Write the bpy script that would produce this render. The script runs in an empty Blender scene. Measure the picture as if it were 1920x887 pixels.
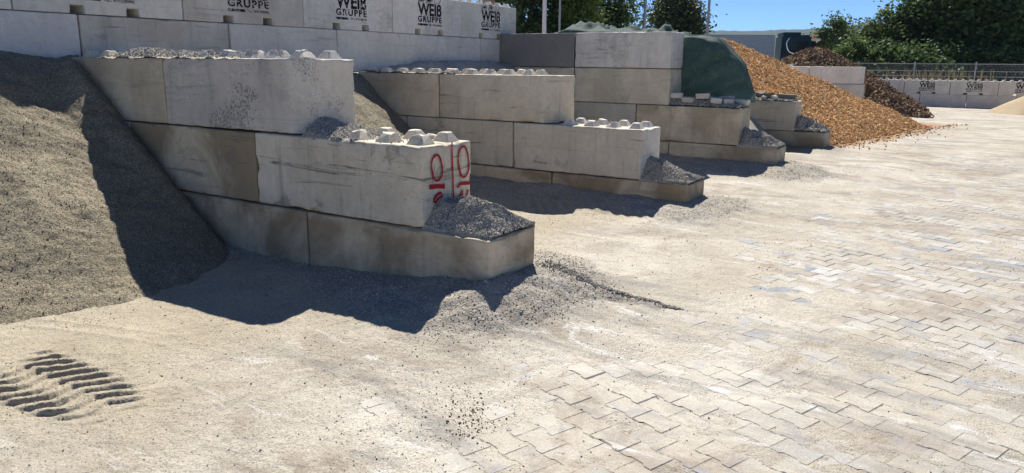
import bpy, bmesh, math, random
import numpy as np
from mathutils import Matrix, Vector
random.seed(7)
RNG = np.random.default_rng(11)
sc = bpy.context.scene
COL = sc.collection
R_ = math.radians

# ------------------------------------------------------------------ camera
# world frame: x runs along the dividing walls towards the yard, y along the back wall, z up, metres
CAM = np.array([5.208, -4.088, 1.873])
YAW, PITCH, ROLL, FPX = R_(126 - 3.855), R_(13.135), R_(0.589), 1387.2
F = np.array([math.cos(YAW) * math.cos(PITCH), math.sin(YAW) * math.cos(PITCH), -math.sin(PITCH)])
Rv = np.array([math.sin(YAW), -math.cos(YAW), 0.0])
Uv = np.cross(Rv, F)
Rr = math.cos(ROLL) * Rv + math.sin(ROLL) * Uv
Ur = -math.sin(ROLL) * Rv + math.cos(ROLL) * Uv
cd = bpy.data.cameras.new('camera')
cam = bpy.data.objects.new('camera', cd)
COL.objects.link(cam)
cam.matrix_world = Matrix(((Rr[0], Ur[0], -F[0], CAM[0]), (Rr[1], Ur[1], -F[1], CAM[1]), (Rr[2], Ur[2], -F[2], CAM[2]), (0, 0, 0, 1)))
cd.sensor_width = 36.0
cd.lens = 36.0 * FPX / 1920.0
cd.clip_start = 0.05
cd.clip_end = 9000
sc.camera = cam

# ------------------------------------------------------------------ light
SUN = Vector((-0.51, 0.72, 1.0)).normalized()
EL = math.asin(SUN.z)
AZ = math.atan2(SUN.x, SUN.y)
w = bpy.data.worlds.new('World')
sc.world = w
w.use_nodes = True
nt = w.node_tree
sky = nt.nodes.new('ShaderNodeTexSky')
sky.sky_type = 'NISHITA'
sky.sun_disc = False
sky.sun_elevation = EL
sky.sun_rotation = AZ
sky.air_density = 0.5
sky.dust_density = 0.0
sky.ozone_density = 10.0
nt.links.new(sky.outputs[0], nt.nodes['Background'].inputs[0])
nt.nodes['Background'].inputs[1].default_value = 0.055
sl = bpy.data.lights.new('sun', 'SUN')
sl.energy = 3.35
sl.angle = R_(0.53)
sl.color = (1.0, 0.955, 0.88)
so = bpy.data.objects.new('sun', sl)
COL.objects.link(so)
so.rotation_euler = (-SUN).to_track_quat('-Z', 'Y').to_euler()
sc.view_settings.view_transform = 'Standard'
sc.view_settings.look = 'None'
sc.view_settings.gamma = 1.0
sc.view_settings.exposure = 1.28

# ------------------------------------------------------------------ helpers
def tag(o, label=None, cat=None, group=None, kind=None):
    if label: o['label'] = label
    if cat: o['category'] = cat
    if group: o['group'] = group
    if kind: o['kind'] = kind
    return o

def link(name, me, mat=None, parent=None, loc=None):
    o = bpy.data.objects.new(name, me)
    COL.objects.link(o)
    if mat is not None and me is not None and not me.materials:
        me.materials.append(mat)
    if loc is not None: o.location = loc
    if parent is not None: o.parent = parent
    return o

def mesh_np(name, V, Fc, smooth=False):
    """mesh from arrays; Fc is one (M,k) array or a list of such arrays"""
    me = bpy.data.meshes.new(name)
    V = np.asarray(V, dtype=np.float32)
    Fl = Fc if isinstance(Fc, list) and isinstance(Fc[0], np.ndarray) else [Fc]
    Fl = [np.asarray(f, dtype=np.int32) for f in Fl if len(f)]
    me.vertices.add(len(V)); me.vertices.foreach_set('co', V.ravel())
    loops = np.concatenate([f.ravel() for f in Fl])
    tot = np.concatenate([np.full(len(f), f.shape[1], np.int32) for f in Fl])
    st = np.concatenate([[0], np.cumsum(tot)[:-1]]).astype(np.int32)
    me.loops.add(len(loops)); me.loops.foreach_set('vertex_index', loops)
    me.polygons.add(len(tot)); me.polygons.foreach_set('loop_start', st)
    me.update(calc_edges=True)
    me.polygons.foreach_set('use_smooth', np.full(len(tot), smooth, bool))
    return me

def set_attr(me, name, arr):
    a = me.attributes.new(name, 'FLOAT', 'POINT')
    a.data.foreach_set('value', np.asarray(arr, np.float32).ravel())

def set_col(me, name, arr):
    a = me.attributes.new(name, 'FLOAT_COLOR', 'POINT')
    arr = np.asarray(arr, np.float32)
    a.data.foreach_set('color', np.concatenate([arr, np.ones((len(arr), 1), np.float32)], 1).ravel())

_T = np.random.default_rng(3).random((256, 256))
def vnoise(x, y, seed=0):
    x = np.asarray(x, float) + seed * 17.31; y = np.asarray(y, float) + seed * 9.77
    xi = np.floor(x); yi = np.floor(y); fx = x - xi; fy = y - yi
    fx = fx * fx * (3 - 2 * fx); fy = fy * fy * (3 - 2 * fy)
    a = xi.astype(int) & 255; b = yi.astype(int) & 255
    a1 = (a + 1) & 255; b1 = (b + 1) & 255
    return (_T[a, b] * (1 - fx) + _T[a1, b] * fx) * (1 - fy) + (_T[a, b1] * (1 - fx) + _T[a1, b1] * fx) * fy
def fbm(x, y, s, octv=4, seed=0, gain=0.5):
    t = 0; a = 1; n = 0
    for i in range(octv):
        t = t + a * (vnoise(np.asarray(x) * s, np.asarray(y) * s, seed + i) - 0.5) * 2
        n += a; a *= gain; s *= 2.03
    return t / n
def sstep(a, b, x):
    t = np.clip((np.asarray(x, float) - a) / (b - a), 0, 1)
    return t * t * (3 - 2 * t)

# ------------------------------------------------------------------ node materials
class NT:
    def __init__(s, name):
        s.m = bpy.data.materials.new(name); s.m.use_nodes = True
        s.t = s.m.node_tree; s.b = s.t.nodes['Principled BSDF']
        s.b.inputs['Roughness'].default_value = 0.9
        s.b.inputs['Specular IOR Level'].default_value = 0.25
    def n(s, typ, **kw):
        nd = s.t.nodes.new(typ)
        for k, v in kw.items(): setattr(nd, k, v)
        return nd
    def put(s, sock, v):
        if isinstance(v, (int, float)): sock.default_value = v
        elif isinstance(v, tuple): sock.default_value = v + ((1,) if len(v) == 3 and sock.type == 'RGBA' else ())
        else: s.t.links.new(v, sock)
    def math(s, op, a, b=0.0, c=None, clamp=False):
        nd = s.n('ShaderNodeMath', operation=op, use_clamp=clamp)
        s.put(nd.inputs[0], a); s.put(nd.inputs[1], b)
        if c is not None: s.put(nd.inputs[2], c)
        return nd.outputs[0]
    def mix(s, f, a, b, mode='MIX'):
        nd = s.n('ShaderNodeMix', data_type='RGBA', blend_type=mode)
        s.put(nd.inputs[0], f); s.put(nd.inputs[6], a); s.put(nd.inputs[7], b)
        return nd.outputs[2]
    def rng(s, v, a, b, c=0.0, d=1.0):
        nd = s.n('ShaderNodeMapRange', clamp=True)
        s.put(nd.inputs[0], v)
        for i, q in enumerate((a, b, c, d)): s.put(nd.inputs[1 + i], q)
        return nd.outputs[0]
    def noise(s, vec, scale, detail=4, rough=0.55, dist=0.0):
        nd = s.n('ShaderNodeTexNoise')
        if vec is not None: s.t.links.new(vec, nd.inputs['Vector'])
        nd.inputs['Scale'].default_value = scale; nd.inputs['Detail'].default_value = detail
        nd.inputs['Roughness'].default_value = rough; nd.inputs['Distortion'].default_value = dist
        return nd.outputs[0]
    def voro(s, vec, scale, out='Distance', feature='F1'):
        nd = s.n('ShaderNodeTexVoronoi', feature=feature)
        if vec is not None: s.t.links.new(vec, nd.inputs['Vector'])
        nd.inputs['Scale'].default_value = scale
        return nd.outputs[out]
    def mapping(s, vec, scale=(1, 1, 1), rot=(0, 0, 0)):
        nd = s.n('ShaderNodeMapping'); s.t.links.new(vec, nd.inputs[0])
        nd.inputs['Scale'].default_value = scale; nd.inputs['Rotation'].default_value = rot
        return nd.outputs[0]
    def attr(s, name, typ='GEOMETRY', out='Fac'):
        return s.n('ShaderNodeAttribute', attribute_type=typ, attribute_name=name).outputs[out]
    def pos(s): return s.n('ShaderNodeNewGeometry').outputs['Position']
    def obj(s): return s.n('ShaderNodeTexCoord').outputs['Object']
    def scale(s, col, f):
        nd = s.n('ShaderNodeVectorMath', operation='SCALE'); s.put(nd.inputs[0], col); s.put(nd.inputs[3], f)
        return nd.outputs[0]
    def bump(s, h, strength=0.5, dist=0.01):
        nd = s.n('ShaderNodeBump'); s.put(nd.inputs['Height'], h)
        nd.inputs['Strength'].default_value = strength; nd.inputs['Distance'].default_value = dist
        s.t.links.new(nd.outputs[0], s.b.inputs['Normal'])
    def color(s, c): s.put(s.b.inputs['Base Color'], c)

def simple(name, col, rough=0.6, metal=0.0, var=0.12, scale=6.0):
    q = NT(name)
    n = q.noise(q.obj(), scale, 4)
    q.color(q.mix(q.rng(n, 0.3, 0.7), tuple(c * (1 - var) for c in col), tuple(min(1, c * (1 + var)) for c in col)))
    q.b.inputs['Roughness'].default_value = rough; q.b.inputs['Metallic'].default_value = metal
    return q.m

def mat_concrete():
    q = NT('cast_concrete')
    oi = q.n('ShaderNodeObjectInfo')
    off = q.n('ShaderNodeVectorMath', operation='MULTIPLY_ADD')
    q.t.links.new(q.obj(), off.inputs[0]); off.inputs[1].default_value = (1, 1, 1)
    comb = q.n('ShaderNodeCombineXYZ')
    for i, k in enumerate((37.0, 91.0, 53.0)): q.put(comb.inputs[i], q.math('MULTIPLY', oi.outputs['Random'], k))
    q.t.links.new(comb.outputs[0], off.inputs[2])
    v = off.outputs[0]
    stain = q.attr('stain', 'OBJECT'); pit = q.attr('pit', 'OBJECT'); brown = q.attr('brown', 'OBJECT')
    c = oi.outputs['Color']
    c = q.scale(c, q.rng(q.noise(v, 1.6, 6, 0.6), 0.25, 0.75, 1.06, 1.50))
    c = q.mix(1.0, c, (1.06, 1.0, 0.90), 'MULTIPLY')
    c = q.scale(c, q.rng(q.noise(v, 14, 4, 0.6), 0.3, 0.7, 0.92, 1.07))
    c = q.scale(c, q.rng(q.noise(v, 90, 2, 0.6), 0.3, 0.7, 0.93, 1.06))
    # pale lime bloom
    c = q.mix(q.rng(q.noise(v, 2.3, 5, 0.6, 0.4), 0.60, 0.72, 0.0, 0.35), c, (0.55, 0.54, 0.51))
    # rusty or muddy tint
    bf = q.math('MULTIPLY', q.rng(q.noise(v, 1.1, 6, 0.62, 0.5), 0.42, 0.57), brown)
    c = q.mix(bf, c, (0.235, 0.17, 0.098))
    # runs down the face
    vs = q.mapping(v, (9, 9, 0.7))
    run = q.math('MULTIPLY', q.rng(q.noise(vs, 1.0, 5, 0.65), 0.56, 0.74), stain)
    c = q.mix(q.math('MULTIPLY', run, 0.55), c, (0.12, 0.105, 0.085))
    # long scrapes
    vh = q.mapping(v, (1.1, 1.1, 15))
    scr = q.math('MULTIPLY', q.rng(q.noise(vh, 1.0, 6, 0.7, 0.6), 0.585, 0.66), stain)
    c = q.mix(q.math('MULTIPLY', scr, 0.8), c, (0.14, 0.13, 0.115))
    # damp blotches
    dmp = q.math('MULTIPLY', q.rng(q.noise(v, 1.9, 7, 0.7, 0.3), 0.585, 0.63), stain)
    c = q.mix(q.math('MULTIPLY', dmp, 0.55), c, (0.20, 0.185, 0.165))
    # air holes and spalls
    n1 = q.noise(v, 55, 4, 0.75, 0.3); zone = q.rng(q.noise(v, 2.0, 4, 0.6), 0.40, 0.60)
    thr = q.math('SUBTRACT', 0.72, q.math('MULTIPLY', q.math('MULTIPLY', pit, 0.22), zone))
    p = q.rng(q.math('SUBTRACT', n1, thr), 0.0, 0.05)
    c = q.mix(q.math('MULTIPLY', p, 0.62), c, (0.13, 0.12, 0.11))
    hole = q.rng(q.voro(v, 17), 0.045, 0.085, 1.0, 0.0)
    c = q.mix(q.math('MULTIPLY', hole, 0.7), c, (0.07, 0.065, 0.06))
    q.color(c)
    h = q.math('ADD', q.math('MULTIPLY', q.noise(v, 38, 5, 0.65), 0.35), q.math('MULTIPLY', q.noise(v, 150, 2, 0.6), 0.12))
    h = q.math('SUBTRACT', h, q.math('MULTIPLY', p, 0.6))
    h = q.math('SUBTRACT', h, q.math('MULTIPLY', hole, 0.8))
    q.bump(h, 0.6, 0.008)
    return q.m

def dust_colour(q, v):
    """the pale yard dust: broad tone, brown and grey smears along the driving direction, white lime spots"""
    vst = q.mapping(v, (0.45, 2.0, 1), (0, 0, R_(-62)))
    c = q.mix(q.rng(q.noise(v, 0.8, 6, 0.6, 0.5), 0.38, 0.62), (0.485, 0.43, 0.335), (0.605, 0.56, 0.475))
    c = q.mix(q.rng(q.noise(v, 1.25, 8, 0.72, 0.8), 0.50, 0.62, 0, 0.80), c, (0.31, 0.245, 0.185))
    c = q.mix(q.rng(q.noise(vst, 1.3, 8, 0.74, 0.5), 0.51, 0.63, 0, 0.75), c, (0.28, 0.265, 0.245))
    c = q.mix(q.rng(q.noise(v, 1.15, 7, 0.72, 0.9), 0.42, 0.60, 0.03, 0.30), c, (0.25, 0.215, 0.17))
    c = q.mix(q.rng(q.noise(vst, 1.9, 6, 0.72, 1.0), 0.575, 0.66, 0, 0.85), c, (0.72, 0.71, 0.68))
    return c
def mat_ground():
    q = NT('yard_dust'); v = q.pos()
    grav = q.attr('gravel'); sandy = q.attr('sandy'); chips = q.attr('chips')
    dust = dust_colour(q, v)
    sand = q.mix(q.rng(q.noise(v, 1.5, 6, 0.65, 0.5), 0.35, 0.65), (0.37, 0.315, 0.225), (0.48, 0.42, 0.31))
    c = q.mix(sandy, dust, sand)
    gr = q.voro(v, 75, 'Color'); sep = q.n('ShaderNodeSeparateColor'); q.t.links.new(gr, sep.inputs[0])
    gcol = q.mix(q.math('POWER', sep.outputs[0], 1.6), (0.24, 0.213, 0.172), (0.46, 0.415, 0.345))
    # grains sprinkled everywhere in drifts
    vd = q.n('ShaderNodeTexVoronoi'); q.t.links.new(v, vd.inputs['Vector']); vd.inputs['Scale'].default_value = 80
    sp2 = q.n('ShaderNodeSeparateColor'); q.t.links.new(vd.outputs['Color'], sp2.inputs[0])
    patch = q.rng(q.noise(v, 1.15, 7, 0.72, 0.9), 0.42, 0.60, 0.12, 1.0)
    dot = q.math('MULTIPLY', q.rng(vd.outputs['Distance'], 0.34, 0.48, 1.0, 0.0), q.rng(q.math('ADD', sp2.outputs[0], q.math('MULTIPLY', patch, 0.45)), 0.82, 0.90))
    c = q.mix(q.math('MULTIPLY', dot, 0.62), c, q.mix(sp2.outputs[1], (0.10, 0.09, 0.078), (0.24, 0.215, 0.18)))
    spr = q.rng(q.noise(v, 1.9, 6, 0.7, 0.6), 0.36, 0.66, 0.12, 0.85)
    fine = q.rng(q.noise(v, 85, 3, 0.75), 0.50, 0.60)
    c = q.mix(q.math('MULTIPLY', spr, fine), c, gcol)
    c = q.scale(c, q.rng(q.noise(v, 140, 3, 0.7), 0.3, 0.7, 0.68, 1.22))
    c = q.mix(grav, c, gcol)
    c = q.mix(chips, c, q.mix(sep.outputs[1], (0.20, 0.10, 0.045), (0.42, 0.27, 0.13)))
    q.color(c)
    h = q.math('ADD', q.math('MULTIPLY', q.noise(v, 30, 6, 0.75), 0.9), q.math('MULTIPLY', q.noise(v, 9, 4, 0.6), 1.0))
    h = q.math('ADD', h, q.math('MULTIPLY', q.math('MULTIPLY', q.voro(v, 75), grav), -.45))
    q.bump(h, 0.9, 0.016)
    return q.m

def mat_grain(name, lo, hi, cell=70, big=2.0, amp=0.012, dark=None, cellbump=1.0):
    """granular heap: speckled grains with broader damp or dusty zones"""
    q = NT(name); v = q.pos()
    sep = q.n('ShaderNodeSeparateColor'); q.t.links.new(q.voro(v, cell, 'Color'), sep.inputs[0])
    c = q.mix(sep.outputs[0], lo, hi)
    c = q.scale(c, q.rng(q.noise(v, big, 6, 0.65, 0.5), 0.3, 0.7, 0.74, 1.22))
    if dark: c = q.mix(q.rng(q.noise(v, big * 2.2, 5, 0.7, 0.6), 0.58, 0.70, 0, 0.6), c, dark)
    q.color(c)
    h = q.math('ADD', q.math('MULTIPLY', q.voro(v, cell), -cellbump), q.math('MULTIPLY', q.noise(v, cell * 0.3, 5, 0.75), 1.6))
    q.bump(h, 0.9, amp)
    return q.m

def mat_attrcol(name, rough=0.9, trans=0.0):
    q = NT(name)
    c = q.attr('tint', out='Color')
    c = q.scale(c, q.rng(q.noise(q.pos(), 60, 2), 0.3, 0.7, 0.85, 1.12))
    q.color(c); q.b.inputs['Roughness'].default_value = rough
    if trans:
        tr = q.n('ShaderNodeBsdfTranslucent'); q.t.links.new(q.scale(c, 1.5), tr.inputs[0])
        ms = q.n('ShaderNodeMixShader'); ms.inputs[0].default_value = trans
        q.t.links.new(q.b.outputs[0], ms.inputs[1]); q.t.links.new(tr.outputs[0], ms.inputs[2])
        q.t.links.new(ms.outputs[0], q.t.nodes['Material Output'].inputs[0])
    return q.m

def mat_paver(name, use_attr):
    q = NT(name); v = q.pos()
    c = q.attr('tint', out='Color') if use_attr else q.n('ShaderNodeObjectInfo').outputs['Color']
    c = q.scale(c, q.rng(q.noise(v, 9, 5, 0.65), 0.3, 0.7, 0.80, 1.14))
    c = q.mix(q.rng(q.noise(v, 1.3, 6, 0.65, 0.6), 0.50, 0.64, 0, 0.75), c, (0.27, 0.205, 0.15))
    film = q.math('ADD', q.rng(q.noise(v, 0.7, 5, 0.65, 0.6), 0.36, 0.64, 0.02, 0.90), q.rng(q.noise(v, 4.0, 7, 0.74, 0.8), 0.40, 0.60, -0.25, 0.45), clamp=True)
    c = q.mix(film, c, q.scale(dust_colour(q, v), 0.90))
    c = q.scale(c, q.rng(q.noise(v, 140, 3, 0.7), 0.3, 0.7, 0.76, 1.18))
    c = q.mix(q.rng(q.noise(v, 120, 2, 0.7), 0.62, 0.68, 0, 0.6), c, (0.13, 0.12, 0.11))
    q.color(c)
    q.b.inputs['Roughness'].default_value = 0.8
    q.bump(q.math('ADD', q.noise(v, 60, 4, 0.7), q.math('MULTIPLY', q.noise(v, 9, 4, 0.7), 1.5)), 0.55, 0.006)
    return q.m

def mat_print(name, col, lo=0.40, hi=0.50, scale=14):
    """thin worn paint: shows the concrete through its gaps"""
    q = NT(name)
    q.color(col)
    tr = q.n('ShaderNodeBsdfTransparent'); ms = q.n('ShaderNodeMixShader')
    f = q.rng(q.noise(q.pos(), scale, 5, 0.7), lo, hi)
    q.t.links.new(f, ms.inputs[0]); q.t.links.new(tr.outputs[0], ms.inputs[1]); q.t.links.new(q.b.outputs[0], ms.inputs[2])
    q.t.links.new(ms.outputs[0], q.t.nodes['Material Output'].inputs[0])
    return q.m

M_CON = mat_concrete()
M_GROUND = mat_ground()
M_SAND = mat_grain('crushed_sand', (0.155, 0.128, 0.085), (0.40, 0.345, 0.24), 110, 1.6, 0.016, (0.13, 0.11, 0.08), .25)
M_GRAV = mat_grain('grey_gravel', (0.27, 0.243, 0.20), (0.52, 0.475, 0.40), 95, 2.5, 0.007, None, .5)
M_CHIP = mat_grain('wood_chip_base', (0.38, 0.20, 0.08), (0.62, 0.40, 0.19), 22, 1.2, 0.05)
M_MULCH = mat_grain('bark_mulch_base', (0.10, 0.065, 0.04), (0.30, 0.19, 0.11), 16, 0.9, 0.06)
M_YSAND = mat_grain('yellow_sand', (0.36, 0.28, 0.175), (0.46, 0.365, 0.24), 50, 0.8, 0.01)
M_STONE = mat_attrcol('loose_stone')
M_CHIPS = mat_attrcol('wood_chips')
M_PAVER = mat_paver('concrete_paver', False)
M_PAVER_A = mat_paver('concrete_paver_field', True)
M_INK = mat_print('stencil_ink', (0.022, 0.024, 0.034), 0.33, 0.47, 22)
M_INK2 = mat_print('worn_stencil_ink', (0.012, 0.014, 0.022), 0.40, 0.50, 22)
M_RED = mat_print('red_spray', (0.36, 0.012, 0.022), 0.28, 0.42, 45)

# ------------------------------------------------------------------ ground shape
ZG = 0.2
def und(x, y):
    return ZG + 0.010 * fbm(x, y, 0.45, 3, 5)
#        near y, far y, end x of course 1, bank height, width, base z
WALLS = [(0.0, 0.6, 2.49, 0.10), (4.12, 4.72, 2.45, -0.06), (7.96, 8.56, 2.55, 0.03), (11.8, 12.4, 2.59, 0.0)]
def rectd(x, y, x0, x1, y0, y1):
    dx = np.maximum(np.maximum(x0 - x, x - x1), 0); dy = np.maximum(np.maximum(y0 - y, y - y1), 0)
    return np.sqrt(dx * dx + dy * dy)
def banks(x, y):
    b = np.zeros_like(x); g = np.zeros_like(x)
    n = fbm(x, y, 2.2, 4, 31)
    prof = ((WALLS[0], lambda x: np.interp(x, [-1, .7, 1.4, 1.9, 2.5, 3], [.05, .05, .09, .14, .235, .24]), None),
            (WALLS[1], lambda x: np.interp(x, [-1, .7, 2.4, 3], [.19, .17, .13, .12]), .46),
            (WALLS[2], lambda x: np.interp(x, [-1, .7, 2.4, 3], [.20, .19, .19, .18]), .48),
            (WALLS[3], lambda x: np.interp(x, [-1, 3], [.10, .09]), .45))
    for (y0, y1, e, zb), amp, wd in prof:
        d = rectd(x, y, -3, e, y0, y1)
        if wd is None: wd = np.interp(x, [-1, .6, 1.3, 2.0, 2.5, 3], [.30, .30, .45, .62, .46, .36])
        k = amp(x) * (1 + .28 * n) * np.exp(-(d / (wd * (1 + .35 * n))) ** 1.7)
        b = np.maximum(b, k); g = np.maximum(g, sstep(.012, .05, k))
    # fan and spur of gravel thrown out from the nearest wall's corner
    ax, ay, bx, by = 2.45, .55, 3.5, .72
    t = np.clip(((x - ax) * (bx - ax) + (y - ay) * (by - ay)) / ((bx - ax) ** 2 + (by - ay) ** 2), 0, 1)
    d = np.hypot(x - ax - t * (bx - ax), y - ay - t * (by - ay))
    k = (.17 * (1 - t) ** 1.6 + .022) * np.exp(-(d / (.06 + .22 * (1 - t) ** 1.4)) ** 2) * (1 + .3 * n) * (1 - sstep(.93, 1, t))
    b = np.maximum(b, k); g = np.maximum(g, sstep(.008, .03, k))
    d = np.hypot((x - 2.62) / .42, (y - .12) / .40)
    k = .17 * np.clip(1 - d, 0, 1) * (1 + .3 * n)
    b = np.maximum(b, k); g = np.maximum(g, sstep(.006, .03, k))
    return b, g
def sandcover(x, y):
    n = fbm(x, y, .75, 4, 41)
    e = x - np.interp(y, [-4, -2, -1, .5, 2, 5, 9, 14], [3.1, 3.2, 3.2, 3.4, 3.6, 3.5, 3.4, 3.6])
    c = 1 - sstep(-1.1, 1.5, e + 1.0 * n)
    far = sstep(3, 9, y) * .40
    return np.clip(c + far * (1 - c) * (.9 + n), 0, 1)
def tread(x, y):
    # lugged wheel track in the near sand: S-shaped bars across a strip that runs along x
    S = np.interp(y, [-2.62, -2.54, -2.445, -2.378, -2.283, -2.219, -2.143, -2.05], [-.05, -.005, .06, .062, .012, .05, .11, .16])
    half = .245 - .12 * sstep(1.45, 2.0, x)
    v = y + 2.33 - .03 * (x - 1.2)
    m = (1 - sstep(half - .03, half + .035, np.abs(v))) * (1 - sstep(1.55, 2.02, x)) * sstep(.74, .98, x + .3 * (y + 2.3))
    s = np.mod((x - S + .012 * fbm(x, y, 7, 3, 77) - .028) / .116, 1.0)
    bar = sstep(.0, .07, s) * (1 - sstep(.40, .52, s))
    h = m * (bar * .034 - .016) * (.8 + .55 * fbm(x, y, 8, 3, 78))
    # long shallow ruts beside it
    v2 = (y + 1.72) - .30 * (x - .6)
    h = h + .008 * np.exp(-(v2 / .025) ** 2) * sstep(.1, .3, x) * (1 - sstep(1.0, 1.4, x))
    v3 = (y + 1.86) - .28 * (x - .6)
    h = h + .007 * np.exp(-(v3 / .02) ** 2) * sstep(.1, .3, x) * (1 - sstep(1.0, 1.4, x))
    # wheel lugs pressed into the bank by the nearest wall
    m4 = sstep(-.52, -.46, y) * (1 - sstep(-.30, -.22, y)) * sstep(-.1, .4, x) * (1 - sstep(2.1, 2.4, x)) * (.6 + .8 * fbm(x, y, 3, 3, 79))
    h = h + m4 * .016 * (sstep(.1, .5, np.mod((x - y * 1.1) / .115, 1)) - sstep(.55, .98, np.mod((x - y * 1.1) / .115, 1))) 
    m5 = sstep(3.1, 3.25, y) * (1 - sstep(3.5, 3.7, y)) * sstep(.3, .8, x) * (1 - sstep(2.3, 2.8, x))
    h = h + m5 * .006 * np.sin((x + y * .8) * 2 * math.pi / .15)
    return h, m
def ground_z(x, y, detail=True):
    x = np.asarray(x, float); y = np.asarray(y, float)
    c = sandcover(x, y); b, g = banks(x, y)
    near = np.exp(-((np.abs(x) + np.abs(y)) / 60) ** 2)
    t = np.interp(c, [0, .3, .7, 1], [-.0017, .0, .0038, .013]) + .0052 * fbm(x, y, 2.2, 6, 51, .68)
    z = und(x, y) + t + b
    if detail:
        tr, m = tread(x, y)
        z = z + near * (.011 * c * fbm(x, y, 3.2, 5, 61) + .0055 * c * fbm(x, y, 17, 4, 63, .65) + .012 * g * fbm(x, y, 11, 4, 62)) + tr
    return z
def axis(lo, hi, step, far_lo, far_hi, grow=1.09):
    a = list(np.arange(lo, hi + 1e-6, step))
    s = step; p = hi
    while p < far_hi: s *= grow; p += s; a.append(p)
    s = step; p = lo; pre = []
    while p > far_lo: s *= grow; p -= s; pre.append(p)
    return np.array(pre[::-1] + a)
def grid_mesh(name, xs, ys, zf, smooth=True, keep=None):
    X, Y = np.meshgrid(xs, ys, indexing='ij')
    Z = zf(X, Y)
    V = np.stack([X, Y, Z], -1).reshape(-1, 3)
    nx, ny = len(xs), len(ys)
    I = np.arange(nx * ny).reshape(nx, ny)
    Q = np.stack([I[:-1, :-1], I[1:, :-1], I[1:, 1:], I[:-1, 1:]], -1)
    if keep is not None:
        K = keep(X, Y, Z); kq = K[:-1, :-1] | K[1:, :-1] | K[1:, 1:] | K[:-1, 1:]
        Q = Q[kq]
        used = np.unique(Q); mp = np.full(nx * ny, -1); mp[used] = np.arange(len(used))
        V = V[used]; Q = mp[Q]
    return mesh_np(name, V, Q.reshape(-1, 4), smooth), V

gx = axis(-.4, 6.2, .016, -3500, 3500); gy = axis(-3.2, 4.6, .016, -3500, 3500)
gx = np.unique(np.concatenate([gx, np.arange(.75, 2.0, .016) + .008 - .75 % .016])); gy = np.unique(np.concatenate([gy, np.arange(-2.7, -2.0, .016) + .008]))
gx = gx[np.concatenate([[True], np.diff(gx) > .003])]; gy = gy[np.concatenate([[True], np.diff(gy) > .003])]
gme, GV = grid_mesh('ground', gx, gy, ground_z)
x_, y_ = GV[:, 0], GV[:, 1]
b_, g_ = banks(x_, y_)
sx = 1 - sstep(1.3, 2.6, x_ + .5 * fbm(x_, y_, 1.2, 3, 71))
sx = np.maximum(sx * sstep(-8, -6, -np.abs(y_ + 1)), 0) * (y_ < 3.9)
near = (np.abs(y_) < 40)
gl = np.clip(g_ * (.75 + .5 * fbm(x_, y_, 6, 3, 72)), 0, 1) * near
set_attr(gme, 'gravel', np.clip(gl + .55 * sstep(.25, .55, fbm(x_, y_, .9, 4, 73)) * near * (x_ < 3.4) * (x_ > 1.6), 0, 1) * .92)
set_attr(gme, 'sandy', sx)
ct = 2.6 + (y_ - 12.8) * .187
set_attr(gme, 'chips', sstep(.35, .75, np.exp(-np.maximum(x_ - ct, 0) / .5) * (.75 + .6 * fbm(x_, y_, 1.5, 4, 74))) * (y_ > 11.6) * (y_ < 23) * .9)
ground = link('ground', gme, M_GROUND)
tag(ground, 'dusty pale yard surface of sand and grit over worn paving', None, None, 'structure')

# ------------------------------------------------------------------ pavement under the dust: interlocking pavers
PA = R_(-20)
PL, PW, PT = .190, .1425, .06
ca, sa = math.cos(PA), math.sin(PA)
bx0 = mesh_np('pavement', [(-1, -4.5, .1), (14, -4.5, .1), (14, 20, .1), (-1, 20, .1)], np.array([[0, 1, 2, 3]]))
pavement = link('pavement', bx0, simple('paving_bed', (.20, .18, .15), .95))
tag(pavement, 'interlocking concrete paving of the yard, half hidden by dust', None, None, 'structure')
we, ww, gp = .0825, .0675, .0016
outl = [(-.1, -we), (-.056, -we), (-.040, -ww), (.040, -ww), (.056, -we), (.1, -we), (.1, we), (.056, we), (.040, ww), (-.040, ww), (-.056, we), (-.1, we)]
outl = np.array(outl) * .95
sg = np.sign(outl) * gp
base = outl - sg
top = base - np.sign(outl) * .005
PVt = np.concatenate([np.c_[top, np.zeros(12)], np.c_[base, np.full(12, -.005)], np.c_[base, np.full(12, -PT)]])
k12 = np.arange(12)
PQ = np.concatenate([np.stack([k12, (k12 + 1) % 12, (k12 + 1) % 12 + 12, k12 + 12], -1)[:, ::-1], np.stack([k12 + 12, (k12 + 1) % 12 + 12, (k12 + 1) % 12 + 24, k12 + 24], -1)[:, ::-1]])
PN = np.arange(12)[None, :]
pts = []
for j in range(-120, 140):
    for i in range(-90, 110):
        u = i * PL + (j % 2) * PL / 2; v = j * PW
        x = u * ca - v * sa + 4.0; y = u * sa + v * ca
        if 1.9 < x < 9.2 and -3.2 < y < 12.5: pts.append((x, y))
pts = np.array(pts)
cv = sandcover(pts[:, 0], pts[:, 1])
_, gg = banks(pts[:, 0], pts[:, 1])
pts = pts[(cv < .97) & (gg < .5)]; cv = sandcover(pts[:, 0], pts[:, 1])
pz = und(pts[:, 0], pts[:, 1]) + RNG.normal(0, .0016, len(pts))
tl = RNG.normal(0, .006, (len(pts), 2))
shade = RNG.random(len(pts))
ptint = np.where((shade < .26)[:, None], np.array([.27, .29, .32]), np.where((shade < .40)[:, None], np.array([.40, .36, .30]), np.array([.46, .45, .42])))
ptint = ptint * RNG.uniform(.82, 1.15, (len(pts), 1))
d3 = np.c_[pts, pz] - CAM
zc = d3 @ F; pu = 960 + FPX * (d3 @ Rr) / zc; pv = 443.5 - FPX * (d3 @ Ur) / zc
vis = (zc > .5) & (pu > -20) & (pu < 1940) & (pv < 900) & (cv < .62)
score = np.where(vis, 1 / np.maximum(zc, .5), 0)
order = np.argsort(-score)
ind = order[:300]; rest = order[300:]
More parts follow.
